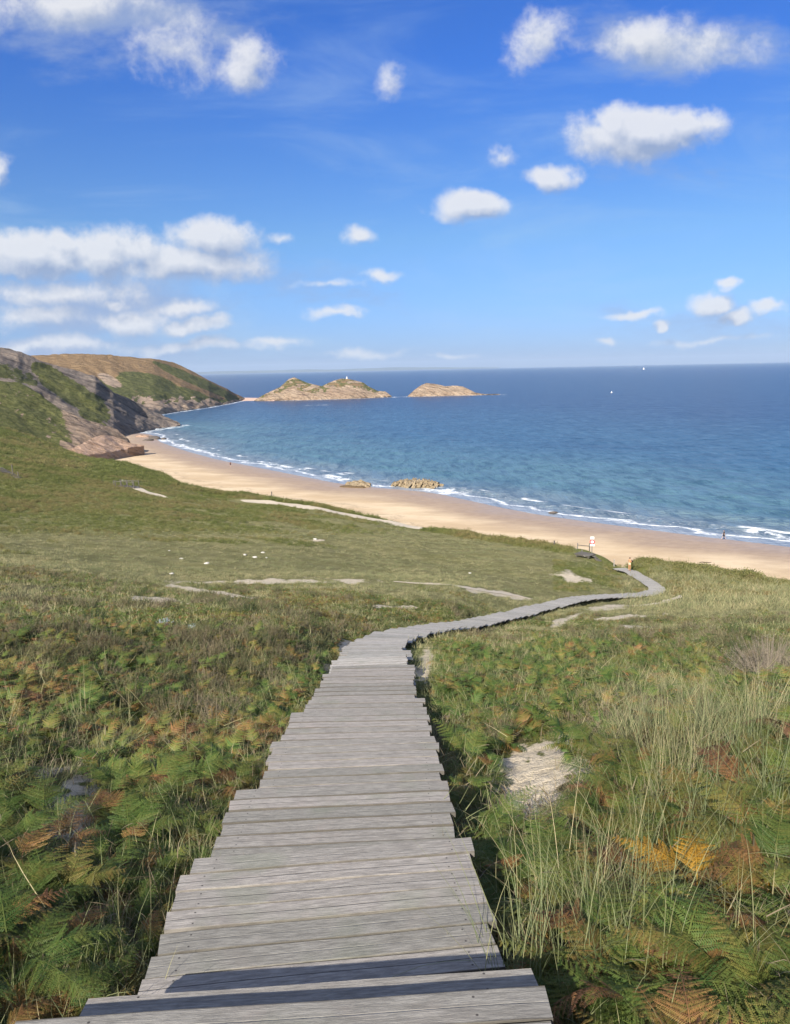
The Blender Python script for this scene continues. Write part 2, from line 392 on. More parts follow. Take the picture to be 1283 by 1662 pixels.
def mat_sand():
    s = NT('beach_sand'); p = s.pos(); sh = s.attr('shore').outputs['Fac']
    n = s.noise(s.map(p, (1, 2.2, 1), (0, 0, R(27))), .05, 7, .62); n2 = s.noise(s.map(p, (1, 3, 1), (0, 0, R(27))), .45, 6, .7); n3 = s.noise(p, 2.4, 5, .7)
    dry = s.mix(s.ss(n, .36, .64), (.52, .385, .235), (.66, .52, .345))
    dry = s.mix(s.ss(n2, .45, .75, 0, .55), dry, (.47, .34, .21)); dry = s.mix(s.ss(n3, .5, .8, 0, .35), dry, (.66, .53, .37))
    def wrack(c0, w0, amt):
        q = s.math('ABSOLUTE', s.math('SUBTRACT', s.math('ADD', sh, s.math('MULTIPLY', s.math('SUBTRACT', n, .5), 26.)), c0)); return s.math('MULTIPLY', s.ss(q, w0, w0*.2), s.ss(n3, .44, .60, 0, amt))
    dry = s.mix(wrack(31., 1.3, .75), dry, (.27, .20, .13)); dry = s.mix(wrack(46., .9, .6), dry, (.30, .22, .14)); dry = s.mix(wrack(60., 4., .35), dry, (.42, .31, .20))
    dry = s.mix(s.ss(s.noise(p, 1.1, 3, .8), .66, .72, 0, .5), dry, (.34, .26, .17))
    wet = s.mix(s.ss(n2, .35, .7), (.32, .235, .17), (.42, .315, .23))
    shn = s.math('ADD', sh, s.math('MULTIPLY', s.math('SUBTRACT', n, .5), 18.))
    c = s.mix(s.ss(shn, 9., 24.), wet, dry); s.color(c)
    s.rough(s.ss(shn, 1., 14., .38, .9)); s.b.inputs['Specular IOR Level'].default_value = .25
    s.bump(s.math('ADD', s.math('MULTIPLY', n2, .6), n3), .55, .10); return s.m
def mat_sea():
    s = NT('sea_water'); p = s.pos(); sh = s.attr('shore').outputs['Fac']; rk = s.attr('foam').outputs['Fac']
    n = s.noise(p, .012, 4, .6); n2 = s.noise(s.map(p, (1, 2.4, 1), (0, 0, R(25))), .07, 5, .6); npat = s.noise(s.map(p, (1, 2., 1)), .0045, 4, .6)
    d = s.math('ADD', sh, s.math('MULTIPLY', s.math('SUBTRACT', n, .5), 55.))
    c = s.mix(s.ss(d, 4., 34.), (.18, .225, .25), (.088, .178, .212))
    c = s.mix(s.ss(d, 34., 135.), c, (.038, .105, .180))
    c = s.mix(s.ss(d, 100., 400.), c, (.022, .050, .115))
    c = s.mix(s.ss(npat, .50, .68, 0, .35), c, (.012, .042, .110))
    rp = s.noise(s.map(p, (1, .34, 1), (0, 0, R(4))), .30, 5, .70, .3); rq = s.noise(s.map(p, (1, .5, 1), (0, 0, R(-10))), .030, 5, .7)
    rw = s.noise(s.map(p, (1, .32, 1), (0, 0, R(-2))), .11, 5, .72, .2); c = s.mix(s.ss(rp, .48, .62, 0, .55), c, (.012, .045, .085)); c = s.mix(s.ss(rp, .46, .34, 0, .5), c, (.10, .19, .27)); c = s.mix(s.ss(rw, .50, .64, 0, .4), c, (.012, .042, .085)); c = s.mix(s.ss(rw, .46, .34, 0, .35), c, (.09, .17, .26)); c = s.mix(s.ss(rq, .50, .66, 0, .22), c, (.014, .045, .10))
    # swash and foam
    al = s.noise(s.map(p, (1, 2.2, 1), (0, 0, R(27))), .055, 3, .5); fi = s.noise(s.map(p, (1, 1.5, 1), (0, 0, R(27))), .9, 6, .72); fb = s.noise(p, .16, 5, .65)
    sw = s.math('ADD', sh, s.math('MULTIPLY', s.math('SUBTRACT', fb, .5), 3.0))
    c = s.mix(s.ss(sw, 9., 1.5, 0, .8), c, (.30, .335, .39))
    w = s.math('ADD', sh, s.math('MULTIPLY', s.math('SUBTRACT', al, .5), 11.))
    def band(c0, wd):
        t = s.math('ABSOLUTE', s.math('SUBTRACT', w, c0)); return s.ss(t, wd, 0.)
    b1 = s.math('MULTIPLY', band(4.5, 1.2), s.ss(fi, .38, .52)); b2 = s.math('MULTIPLY', band(13., 1.2), s.math('MULTIPLY', s.ss(al, .52, .60), s.ss(fi, .33, .5)))
    b3 = s.math('MULTIPLY', band(8.5, 4.), s.math('MULTIPLY', s.ss(fi, .54, .66), .55))
    f = s.math('MAXIMUM', s.math('MAXIMUM', b1, b2), b3)
    f = s.math('MAXIMUM', f, s.math('MULTIPLY', rk, s.ss(s.noise(p, .22, 5, .7), .47, .58)))
    wc = s.ss(s.noise(s.map(p, (.45, 1.6, 1)), .16, 4, .75), .765, .80); f = s.math('MAXIMUM', f, s.math('MULTIPLY', wc, s.ss(sh, 60., 200., 0, .8)))
    f = s.math('MULTIPLY', f, s.ss(sh, .2, 1.2)); f = s.math('MINIMUM', f, 1.)
    c = s.mix(f, c, (.80, .83, .85)); s.color(c)
    s.rough(s.math('MULTIPLY_ADD', f, .5, .28)); s.b.inputs['IOR'].default_value = 1.33; s.b.inputs['Specular IOR Level'].default_value = .5
    w1 = s.noise(s.map(p, (1, 2.6, 1), (0, 0, R(12))), .42, 3, .55, .3); w2 = s.noise(s.map(p, (1, .35, 1), (0, 0, R(-12))), .26, 5, .62, .4); w3 = s.noise(s.map(p, (1, 2.2, 1)), .03, 4, .6)
    h = s.math('ADD', s.math('MULTIPLY', w1, .35), s.math('ADD', s.math('MULTIPLY', w2, 1.1), s.math('MULTIPLY', w3, 2.)))
    s.bump(h, .85, 1.5); return s.m
def mat_rock(name, a, b, c3, dark=(.05, .045, .04), strat=(.9, .2, .55), green=True, sc=1., heath=None):
    s = NT(name); p = s.pos(); 
    n = s.noise(p, .03*sc, 6, .65); n2 = s.noise(p, .22*sc, 6, .7)
    def dot(v): return s.n('ShaderNodeVectorMath', {0: p, 1: v}, operation='DOT_PRODUCT').outputs['Value']
    k1, k2 = strat[0], strat[1]
    qv = s.n('ShaderNodeCombineXYZ', {0: dot((k1*.30*sc, .10*sc, .32*sc)), 1: dot((.035*sc, -.02*sc, -.035*k1*sc)), 2: dot((0, .03*sc, 0))}).outputs[0]
    st = s.noise(qv, 1.0, 8, .70, .35)
    c = s.mix(s.ss(n, .38, .62), a, b); c = s.mix(s.ss(n2, .45, .7, 0, .8), c, c3); c = s.mix(s.ss(st, .52, .62, 0, .8), c, dark); c = s.mix(s.ss(st, .44, .34, 0, .6), c, tuple(min(1, q*1.35) for q in b))
    if green:
        g = s.attr('green').outputs['Fac']; hh = s.attr('heath').outputs['Fac']
        gn = s.math('ADD', g, s.math('MULTIPLY', s.math('SUBTRACT', s.math('ADD', s.math('MULTIPLY', n2, .6), s.math('MULTIPLY', n, .4)), .5), 1.6))
        gc = s.mix(s.ss(n2, .35, .68), (.085, .095, .032), (.175, .175, .070)); gc = s.mix(s.ss(s.noise(p, 1.2*sc, 4, .7), .4, .7, 0, .5), gc, (.055, .068, .024))
        hc = s.mix(s.ss(n2, .35, .7), (.235, .155, .085), (.31, .215, .125)) if heath is None else heath
        hc = s.mix(s.ss(s.noise(p, .5, 4, .7), .45, .7, 0, .5), hc, (.17, .13, .055))
        gm = s.ss(gn, .42, .56)
        gc = s.mix(s.ss(s.math('ADD', hh, s.math('MULTIPLY', s.math('SUBTRACT', n, .5), 1.0)), .4, .6), gc, hc)
        c = s.mix(gm, c, gc)
    s.color(c); s.rough(.92); s.b.inputs['Specular IOR Level'].default_value = .12
    s.bump(s.math('ADD', s.math('MULTIPLY', st, 2.6), s.math('ADD', s.math('MULTIPLY', n2, 1.2), s.math('MULTIPLY', s.noise(p, 1.5*sc, 5, .7), .4))), 1., 2.2/sc); return s.m
MG, MS, MW = mat_ground(), mat_sand(), mat_sea()

# ============================================================ ground, beach, sea
SHORE = [(225,703),(262,718),(300,731),(350,745),(400,755),(450,765),(500,775),(560,786),(630,793),(700,800),(760,812),(820,825),(880,836),(950,846),(1010,854),(1080,863),(1150,872),(1220,880),(1283,888),(1400,902),(1560,924)]
_sw = np.array([on_plane(*q) for q in SHORE]); _sw = np.vstack([_sw[0]+[-120, 60, 0], _sw])
_shp = catmull([q for q in _sw], 2.0)[:, :2]; _saz = np.arctan2(_shp[:, 0], _shp[:, 1]); _sD = np.hypot(_shp[:, 0], _shp[:, 1]); _so = np.argsort(_saz)
def shore_sd(x, y):                       # + landwards, - seawards
    x = np.asarray(x, float).ravel(); y = np.asarray(y, float).ravel(); o = np.empty(len(x))
    for i in range(0, len(x), 4000):
        o[i:i+4000] = np.sqrt(((x[i:i+4000, None]-_shp[:, 0])**2+(y[i:i+4000, None]-_shp[:, 1])**2).min(1))
    Ds = np.interp(np.arctan2(x, y), _saz[_so], _sD[_so]); return np.where(np.hypot(x, y) < Ds, o, -o)
def beach_z(x, y):
    s = shore_sd(x, y); return np.where(s > 0, .035*s-.0001*s*s*(s < 90)+(fbm(np.asarray(x).ravel()/9, np.asarray(y).ravel()/9, 0, 3, 3)-.5)*.18*np.clip(s/12, 0, 1), .06*s)
def build_ground():
    Ds = np.r_[.4, np.exp(np.linspace(math.log(.8), math.log(95), 420)), np.linspace(95.6, 320, 300)]
    az = np.radians(np.linspace(-40, 44, 420))
    A, DD = np.meshgrid(az, Ds); x = DD*np.sin(A); y = DD*np.cos(A)
    z = H(x, y); px, py = project(x.ravel(), y.ravel(), z.ravel()); D = DD.ravel()
    sd = sandmask(px, py)
    nz = fbm(x.ravel()/5, y.ravel()/3.5, 0, 4, 21)
    mead = sstep(D, 26, 46)
    sc = scrubmask(px, py, D, x.ravel(), y.ravel())
    me = mesh('ground', np.c_[x.ravel(), y.ravel(), z.ravel()], gridfaces(len(Ds), len(az)), MG, {'sand': sd, 'meadow': np.clip(mead+.25*(nz > .5), 0, 1), 'scrub': sc})
    tag(link('ground', me), kind='structure')
def scrubmask(px, py, D, x, y):
    n = fbm(x/7, y/5, 0, 4, 41)
    s = np.zeros(len(px))
    left = sstep(px, 520, 300)
    s = np.maximum(s, sstep(py, 872, 856)*sstep(n+.15*left, .40, .50)*sstep(px, 720, 420))
    s = np.maximum(s, sstep(py, 812, 800)*sstep(px, 330, 250))
    s = np.maximum(s, sstep(n, .55, .62)*sstep(np.abs(py-884), 18, 8)*sstep(px, 560, 430))
    Dc = crestD(np.arctan2(x, y)); s = np.maximum(s, sstep(D, Dc-7.5, Dc-3.5))
    s = np.maximum(s, ((px > 900) & (px < 1015) & (py < 960) & (py > 905))*sstep(n, .42, .5)*.9)
    s = np.maximum(s, ((px > 1030) & (py < 968))*sstep(n, .38, .5)*.9)
    s = np.maximum(s, sstep(D, 50, 44)*sstep(n+.12*sstep(D, 36, 22), .36, .46))
    s = np.where((px > 330) & (px < 800) & (np.abs(py-(943+.02*(px-450))) < 5), 0, s)
    return np.clip(s, 0, 1)
build_ground()
def build_beach():
    az = np.radians(np.linspace(-36, 40, 360)); t = np.linspace(0, 1, 240)
    D0 = np.minimum(crestD(az)-3, 300); D1 = np.interp(az, _saz[_so], _sD[_so])+14
    D1 = np.where(az < R(-20), np.maximum(D1, 460), D1)
    D = D0[None]+(D1-D0)[None]*t[:, None]; A = np.broadcast_to(az, D.shape); x = D*np.sin(A); y = D*np.cos(A)
    z = beach_z(x, y); me = mesh('beach', np.c_[x.ravel(), y.ravel(), z], gridfaces(*D.shape), MS, {'shore': shore_sd(x, y)})
    tag(link('beach', me), kind='structure')
build_beach()
ROCKFOAM = []                            # foot lines of rocks that get surf
def polyd(x, y, pl):
    o = np.full(len(x), 1e9)
    for a, b in zip(pl[:-1], pl[1:]):
        ab = b[:2]-a[:2]; t = np.clip(((x-a[0])*ab[0]+(y-a[1])*ab[1])/max(ab@ab, 1e-9), 0, 1)
        o = np.minimum(o, np.hypot(x-a[0]-t*ab[0], y-a[1]-t*ab[1]))
    return o
def build_sea():
    Ds = np.r_[np.arange(85, 260, .9), np.exp(np.linspace(math.log(261), math.log(1500), 260)), np.exp(np.linspace(math.log(1600), math.log(31000), 60))]
    az = np.radians(np.linspace(-42, 50, 520)); A, DD = np.meshgrid(az, Ds); x = (DD*np.sin(A)).ravel(); y = (DD*np.cos(A)).ravel()
    sd = -shore_sd(x, y)
    foam = np.zeros(len(x))
    for pl, wd, amt in ROCKFOAM: foam = np.maximum(foam, amt*(1-sstep(polyd(x, y, pl), wd*.35, wd)))
    al = (fbm(x/55, y/30, 0, 3, 61)-.5)*2
    z = np.zeros(len(x))
    for c, wd, am in ((12, 2.6, .40), (23, 3.2, .46), (36, 4, .42), (52, 5, .36), (70, 6, .3)):
        z += am*np.exp(-((sd-c-al*7)/wd)**2)*sstep(fbm(x/40, y/40, 0, 2, int(c)), .38, .55)
    z += (fbm(x/7, y/3.5, 0, 3, 71)-.5)*.5*sstep(sd, 8, 60)*sstep(DD.ravel(), 1400, 300)
    me = mesh('sea', np.c_[x, y, z], gridfaces(*DD.shape), MW, {'shore': sd, 'foam': foam})
    tag(link('sea', me), kind='structure')

# ============================================================ headlands and islands: ridges built from foot line to crest and down the far side
def ridge(name, cols, mat, L, nrow=60, ncol=260, g=1.3, amp=3., back=1.2, seed=1, gf=None, foot_z=0.0, fine=9., kind='structure', strata=None):
    # cols: (px, foot_py, crest_py[, foot_D, L])
    cols = [c if len(c) == 5 else (*c, *([None]*(5-len(c)))) for c in cols]
    cx = [c[0] for c in cols]; ti = np.linspace(cx[0], cx[-1], ncol)
    fy = np.interp(ti, cx, [c[1] for c in cols]); cy = np.interp(ti, cx, [c[2] for c in cols])
    fd = np.interp(ti, cx, [(c[3] if c[3] else np.hypot(*on_plane(c[0], c[1], foot_z)[:2])) for c in cols])
    LL = np.interp(ti, cx, [(c[4] if c[4] else L) for c in cols])
    V = np.zeros((nrow+26, ncol, 3)); T = np.zeros((nrow+26, ncol))
    for j, px in enumerate(ti):
        for i in range(nrow):
            t = i/(nrow-1); V[i, j] = P(px, fy[j]+(cy[j]-fy[j])*t, fd[j]+LL[j]*t**g); T[i, j] = t
        V[0, j, 2] = min(V[0, j, 2], foot_z)-1.5
        c = V[nrow-1, j]; dd = c[:2]/np.hypot(*c[:2]); top = c[2]
        for k in range(26):
            t = (k+1)/26; V[nrow+k, j, :2] = c[:2]+dd*LL[j]*back*t; V[nrow+k, j, 2] = top*(1-t**1.6)-2*t; T[nrow+k, j] = 1
    f = V.reshape(-1, 3); t = T.ravel(); e = np.sin(np.pi*np.clip(t, .0, .5))  # steady crest, rough face
    n1 = fbm(f[:, 0]/fine/2.2, f[:, 1]/fine/2.2, f[:, 2]/fine, 5, seed, .58)-.5
    # slanting strata: ribs running down the face
    q = f[:, 0]*.9+f[:, 2]*1.3+f[:, 1]*.25; rib = np.abs(2*fbm(q/(fine*.9), f[:, 2]/40, f[:, 1]/60, 4, seed+50, .6)-1)
    a = amp*(.35+.65*(1-t)) if strata is None else amp*strata
    d = n1*a*1.5-(rib-.3)*a*1.1
    dirx = -f[:, 0]/np.hypot(f[:, 0], f[:, 1]); diry = -f[:, 1]/np.hypot(f[:, 0], f[:, 1])
    rise = sstep(t, 0, .08)
    f[:, 0] += dirx*d*rise; f[:, 1] += diry*d*rise; f[:, 2] += d*.45*rise
    pxs = np.broadcast_to(ti, T.shape).ravel(); pys = project(f[:, 0], f[:, 1], f[:, 2])[1]
    at = gf(pxs, t, pys, f) if gf else {'green': np.zeros(len(t)), 'heath': np.zeros(len(t))}
    me = mesh(name, f, gridfaces(nrow+26, ncol), mat, at)
    o = link(name, me)
    if kind: o['kind'] = kind
    return o, V[0]
def ell(px, py, cx, cy, a, b_, rot=0.):
    c, s = math.cos(R(rot)), math.sin(R(rot)); dx, dy = px-cx, py-cy
    return 1-sstep(np.hypot((dx*c+dy*s)/a, (-dx*s+dy*c)/b_), .45, 1.15)
def far_gf(px, t, py, f):
    n = fbm(px/9, py/4, 0, 5, 77, .6)
    green = sstep(t+(n-.5)*.5, .18, .34)-.75*ell(px, py, 178, 617, 30, 11, 28)-.5*ell(px, py, 240, 652, 40, 8, 25)
    g2 = np.maximum.reduce([ell(px, py, 238, 622, 62, 20, 12), ell(px, py, 295, 640, 50, 14, 10), ell(px, py, 318, 618, 90, 9, 24), ell(px, py, 190, 632, 50, 12, 20)])
    heath = np.clip(sstep(t, .25, .45)-g2*1.15+(n-.5)*.5, 0, 1)
    return {'green': np.clip(green, 0, 1), 'heath': heath}
MR_far = mat_rock('headland_rock', (.38, .28, .21), (.46, .35, .26), (.32, .26, .21), strat=(.2, .5, .3), sc=1.)
MR_near = mat_rock('cliff_rock', (.20, .17, .15), (.28, .23, .195), (.34, .265, .21), dark=(.075, .065, .06), strat=(.3, .45, .2), sc=1.3, heath=(.06, .055, .03))
MR_or = mat_rock('orange_rock', (.46, .30, .20), (.52, .36, .26), (.52, .37, .31), dark=(.24, .155, .10), strat=(.3, .4, .3), sc=2.2)
MR_is = mat_rock('island_rock', (.33, .235, .165), (.42, .32, .23), (.27, .21, .15), dark=(.14, .10, .07), strat=(.2, .45, .4), sc=1.4)
_, f1 = ridge('headland', [(-60,690,588,None,260),(45,688,577,None,240),(100,686,575,None,230),(180,682,576,None,220),(215,679,580,None,210),(250,675,583,None,190),(280,669.5,588,None,170),(310,665.5,601,None,140),(340,661,618,None,100),(370,655.5,632,None,60),(392,650.5,644,None,22),(400,649,647.6,None,8)], MR_far, 200, amp=9, seed=3, gf=far_gf, fine=12, g=1.15)
ROCKFOAM.append((f1[140:], 9, .9))
def near_gf(px, t, py, f):
    n = fbm(px/8, py/5, 0, 5, 87, .6)
    g = np.maximum.reduce([ell(px, py, 78, 606, 40, 16, 25), ell(px, py, 112, 634, 70, 24, 30), ell(px, py, 150, 662, 40, 26, 40), .7*ell(px, py, 20, 606, 60, 16, 20)])
    g = g-.8*ell(px, py, 128, 610, 45, 9, 38)
    return {'green': np.clip(g+(n-.5)*.9, 0, 1), 'heath': sstep(n, .5, .62)*.35*(py < 612)}
_, f2 = ridge('cliff', [(-160,720,520,300,150),(-60,720,541,330,140),(0,720,562,350,130),(30,719,570,360,120),(50,718,580,370,110),(70,717,588,380,100),(100,716,596,390,95),(130,714,604,400,90),(155,712,613,410,80),(172,710,630,415,75),(185,708,640,420,70),(220,703.5,655,None,52),(250,698,669,None,35),(275,694,680,None,20),(293,691.5,688.5,None,8)], MR_near, 100, amp=8, seed=8, gf=near_gf, fine=9, strata=.75, g=1.2)
ROCKFOAM.append((f2[200:], 9, 1.))
def green_gf(px, t, py, f):
    n = fbm(px/9, py/6, 0, 4, 97)
    g = sstep(px+(py-640)*-.35+(n-.5)*60, 118, 70)
    g = np.where((py > 700+(px-60)*.35) & (px > 60), g*.3, g); g = np.where((py < 632), np.maximum(g, .8*sstep(px, 60, 35)), g)
    g = np.where(px < 98, np.maximum(g, .8), g)
    return {'green': np.clip(g+(n-.56)*1.5, 0, 1), 'heath': np.zeros(len(px))}
_, f3 = ridge('green_slope', [(-160,735,596,285,70),(-60,735,609,290,65),(0,735,620,293,60),(30,736,622,295,60),(50,737,632,298,55),(75,738,650,300,48),(100,739.5,666,302,40),(130,740.5,678,306,30),(160,738,686,312,24),(190,733,698,320,18),(208,730,712,325,10),(216,728,724,330,4)], mat_rock('slope_rock', (.25, .185, .14), (.33, .25, .19), (.22, .185, .16), dark=(.09, .07, .055), strat=(.3, .45, .2), sc=2.), 50, amp=3.6, seed=15, gf=green_gf, fine=5, strata=.8, g=1.1)
o_, f4 = ridge('orange_rock_foot', [(98,741.5,733,289,6),(118,741.5,728,292,10),(132,741,722,294,14),(150,740,712,300,18),(170,737,705,306,20),(185,734,708,312,18),(200,730.5,714,318,13),(214,728,720,322,7),(234,725,723,328,3)], MR_or, 12, nrow=50, ncol=150, amp=1.9, seed=25, fine=4, strata=.8, g=1.0)
ISL1 = [(413,651.2,650,None,3),(430,650.8,640,None,14),(455,650.2,628,None,30),(470,649.8,615,None,42),(478,649.7,612.5,None,45),(500,649.3,622,None,38),(522,648.8,627,None,34),(540,648.2,619,None,40),(556,647.7,614,None,45),(570,647.3,616,None,42),(590,646.5,621,None,36),(600,646,628,None,26),(614,645.4,634.5,None,18),(626,644.9,635.5,None,14),(636,644.6,643,None,4)]
ISL2 = [(662,643.9,643,None,3),(672,643.8,634,None,14),(682,643.6,626.5,None,22),(692,643.3,621.5,None,26),(710,643,623.5,None,26),(722,642.7,627,None,22),(738,642.3,625.5,None,22),(752,642,627.5,None,20),(764,641.7,633,None,14),(772,641.6,637.5,None,9),(788,641.2,640,None,4),(812,640.6,639.8,None,2)]
def isl_gf(px, t, py, f):
    n = fbm(px/9, py/4, 0, 4, 107); g = sstep(t, .35, .75)*sstep(n, .42, .52)*(px < 640)*.75
    g = np.maximum(g, .9*((px > 482) & (px < 530) & (t > .45)).astype(float)*sstep(n, .38, .5)); return {'green': g, 'heath': sstep(n, .40, .62)*.55}
_, f5 = ridge('island', ISL1, MR_is, 30, nrow=50, amp=5, seed=33, gf=isl_gf, fine=7, back=1.)
_, f6 = ridge('island', ISL2, MR_is, 20, nrow=44, amp=4, seed=44, gf=isl_gf, fine=6, back=1.)
ROCKFOAM.append((f5[60:], 10, 1.)); ROCKFOAM.append((f6, 11, 1.)); ROCKFOAM.append((np.array([on_plane(500, 658), on_plane(532, 657)]), 5, 1.2))
ROCKFOAM.append((np.array([on_plane(636, 645), on_plane(664, 644)]), 6, 1.))
def spit():                              # pink sand neck between headland and island
    a = [(380,651.5),(395,651.2),(412,651),(430,651.2),(446,651)]; b = [(380,646),(395,645.8),(412,646.4),(430,646.8),(446,648)]
    V = []; n = 30
    for k in range(n):
        x = 380+66*k/(n-1); f = on_plane(x, np.interp(x, [q[0] for q in a], [q[1] for q in a])); c = on_plane(x, np.interp(x, [q[0] for q in b], [q[1] for q in b]))
        for j in range(8):
            t = j/7; q = f+(c-f)*t; q[2] = -.6+2.6*math.sin(math.pi*t); V.append(q)
    s = NT('pink_sand'); s.color(s.mix(s.noise(s.pos(), .12, 5), (.50, .34, .26), (.60, .44, .35))); s.rough(.9)
    tag(link('sand_spit', mesh('sand_spit', V, gridfaces(n, 8), s.m)), kind='structure')
spit()
def coast():                             # low land on the horizon, about 22 km off
    s = NT('far_land'); s.color(s.mix(s.noise(s.pos(), .0006, 4), (.05, .08, .05), (.12, .12, .08)))
    V = []; n = 220
    for k in range(n):
        px = 250+560*k/(n-1); p = P(px, hyp(px), 24000); h = 26+.42*(60+160*fbm(k/22., 3.3, 0, 4, 5))*sstep(px, 815, 700)*sstep(px, 240, 300)
        d = p[:2]/np.hypot(*p[:2])
        for j, (dd, hh) in enumerate(((0, -10), (400, .55), (1200, .9), (2500, 1), (6000, .3))):
            V.append((p[0]+d[0]*dd, p[1]+d[1]*dd, hh if hh < 0 else h*hh))
    tag(link('distant_hills', mesh('distant_hills', V, gridfaces(n, 5), s.m)), kind='structure')
coast()

def haze():
    V = [(x, y, z) for x in (-32000, 32000) for y in (-2000, 33000) for z in (-14, 330)]; me = bpy.data.meshes.new('haze')
    me.from_pydata(V, [], [(0, 1, 3, 2), (4, 6, 7, 5), (0, 4, 5, 1), (2, 3, 7, 6), (0, 2, 6, 4), (1, 5, 7, 3)]); m = bpy.data.materials.new('haze'); m.use_nodes = True; t = m.node_tree; t.nodes.clear()
    v = t.nodes.new('ShaderNodeVolumePrincipled'); v.inputs['Color'].default_value = (.62, .78, 1, 1); v.inputs['Density'].default_value = 4.5e-5; v.inputs['Anisotropy'].default_value = 0.0
    o_ = t.nodes.new('ShaderNodeOutputMaterial'); t.links.new(v.outputs[0], o_.inputs['Volume']); me.materials.append(m); o = link('haze', me); tag(o, 'thin blue sea haze over the whole bay', 'haze', kind='stuff')
# ============================================================ boardwalk
def mat_wood(name='grey_wood', lo=(.205, .190, .172), hi=(.365, .340, .305)):
    s = NT(name); a = s.attr('uvw').outputs['Vector']
    rnd = s.n('ShaderNodeObjectInfo').outputs['Random']; ar = s.attr('rnd').outputs['Fac']
    r = s.math('FRACT', s.math('ADD', rnd, ar))
    off = s.n('ShaderNodeCombineXYZ', {0: s.math('MULTIPLY', r, 37.), 1: s.math('MULTIPLY', r, 91.), 2: s.math('MULTIPLY', r, 13.)}).outputs[0]
    v = s.n('ShaderNodeVectorMath', {0: a, 1: off}, operation='ADD').outputs[0]
    g1 = s.noise(s.map(v, (11, 95, 60)), 1.0, 6, .72, .2); g2 = s.noise(s.map(v, (4.0, 22, 14)), 1.0, 5, .68, .5); g3 = s.noise(v, 5, 4, .6); g4 = s.noise(s.map(v, (26, 240, 60)), 1., 4, .75)
    c = s.mix(s.ss(g1, .34, .66), lo, hi); c = s.mix(s.ss(g2, .42, .70, 0, .5), c, (.19, .175, .155))
    c = s.mix(s.ss(g3, .5, .75, 0, .35), c, (.34, .29, .26)); c = s.mix(s.ss(g4, .58, .72, 0, .6), c, (.13, .12, .11)); c = s.mix(s.ss(g4, .40, .30, 0, .45), c, (.50, .475, .43))
    c = s.mix(s.ss(s.noise(v, 2.2, 3, .5), .56, .72, 0, .35), c, (.19, .21, .15))
    k = s.n('ShaderNodeCombineXYZ', {0: s.math('MULTIPLY_ADD', r, .34, .82), 1: s.math('MULTIPLY_ADD', r, .30, .84), 2: s.math('MULTIPLY_ADD', r, .32, .83)}).outputs[0]
    c = s.mix(1., c, k, 'MULTIPLY')
    # screw heads near both ends
    xyz = s.n('ShaderNodeSeparateXYZ', {0: a})
    dx = s.math('SUBTRACT', s.math('ABSOLUTE', xyz.outputs[0]), .58); dy = s.math('SUBTRACT', s.math('ABSOLUTE', xyz.outputs[1]), .036)
    dd = s.math('SQRT', s.math('ADD', s.math('MULTIPLY', dx, dx), s.math('MULTIPLY', dy, dy))); c = s.mix(s.ss(dd, .0055, .0035, 0, .85), c, (.04, .035, .035))
    # shallow groove along the board
    gr = s.ss(s.math('ABSOLUTE', s.math('SUBTRACT', s.math('ABSOLUTE', xyz.outputs[1]), .0)), .0, .0035)
    grm = s.math('MULTIPLY', s.math('SUBTRACT', 1., gr), s.ss(r, .5, .55)); c = s.mix(grm, c, (.07, .065, .06))
    ed = s.ss(s.math('ABSOLUTE', xyz.outputs[1]), .0565, .064); c = s.mix(s.math('MULTIPLY', ed, .8), c, (.07, .062, .05))
    s.color(c); s.rough(.82); s.b.inputs['Specular IOR Level'].default_value = .2
    h = s.math('ADD', s.math('MULTIPLY', g1, .7), s.math('ADD', g4, s.math('MULTIPLY', gr, .8))); s.bump(h, .75, .004); return s.m
MWOOD = mat_wood(); MMID = mat_wood('far_plank_wood', (.36, .34, .30), (.55, .52, .47)); MPALE = mat_wood('pale_wood', (.30, .28, .25), (.50, .47, .43))  # far planks take a lighter grey than the near ones
def plank_mesh(L, Wd, T, seed, n=14):
    r = random.Random(seed); V = []; F_ = []
    prof = lambda w: [(-w/2, -T), (-w/2, -.002), (-w/2+.002, 0), (w/2-.002, 0), (w/2, -.002), (w/2, -T)]
    s1, s2 = r.uniform(-.006, .006), r.uniform(-.006, .006)
    for i in range(n+1):
        x = -L/2+L*i/n; w = Wd+ (vnoise(i*.9, seed*1.7)-.5)*.005
        for (y, z) in prof(w):
            xx = x+(s1 if i == 0 else s2 if i == n else 0)*(y/Wd*2)
            V.append((xx, y, z+(.0015*math.sin(i*.7+seed))+(-.003 if i in (0, n) and z == 0 else 0)))
    for i in range(n):
        for j in range(6): F_.append((i*6+j, i*6+(j+1) % 6, (i+1)*6+(j+1) % 6, (i+1)*6+j))
    F_.append(tuple(range(6))[::-1]); F_.append(tuple(n*6+k for k in range(6)))
    F_ = [tuple(reversed(f)) for f in F_]
    return np.array(V), F_
def frame(p, yaw):                       # yaw: direction along the board's length
    return np.array([math.cos(yaw), math.sin(yaw)])
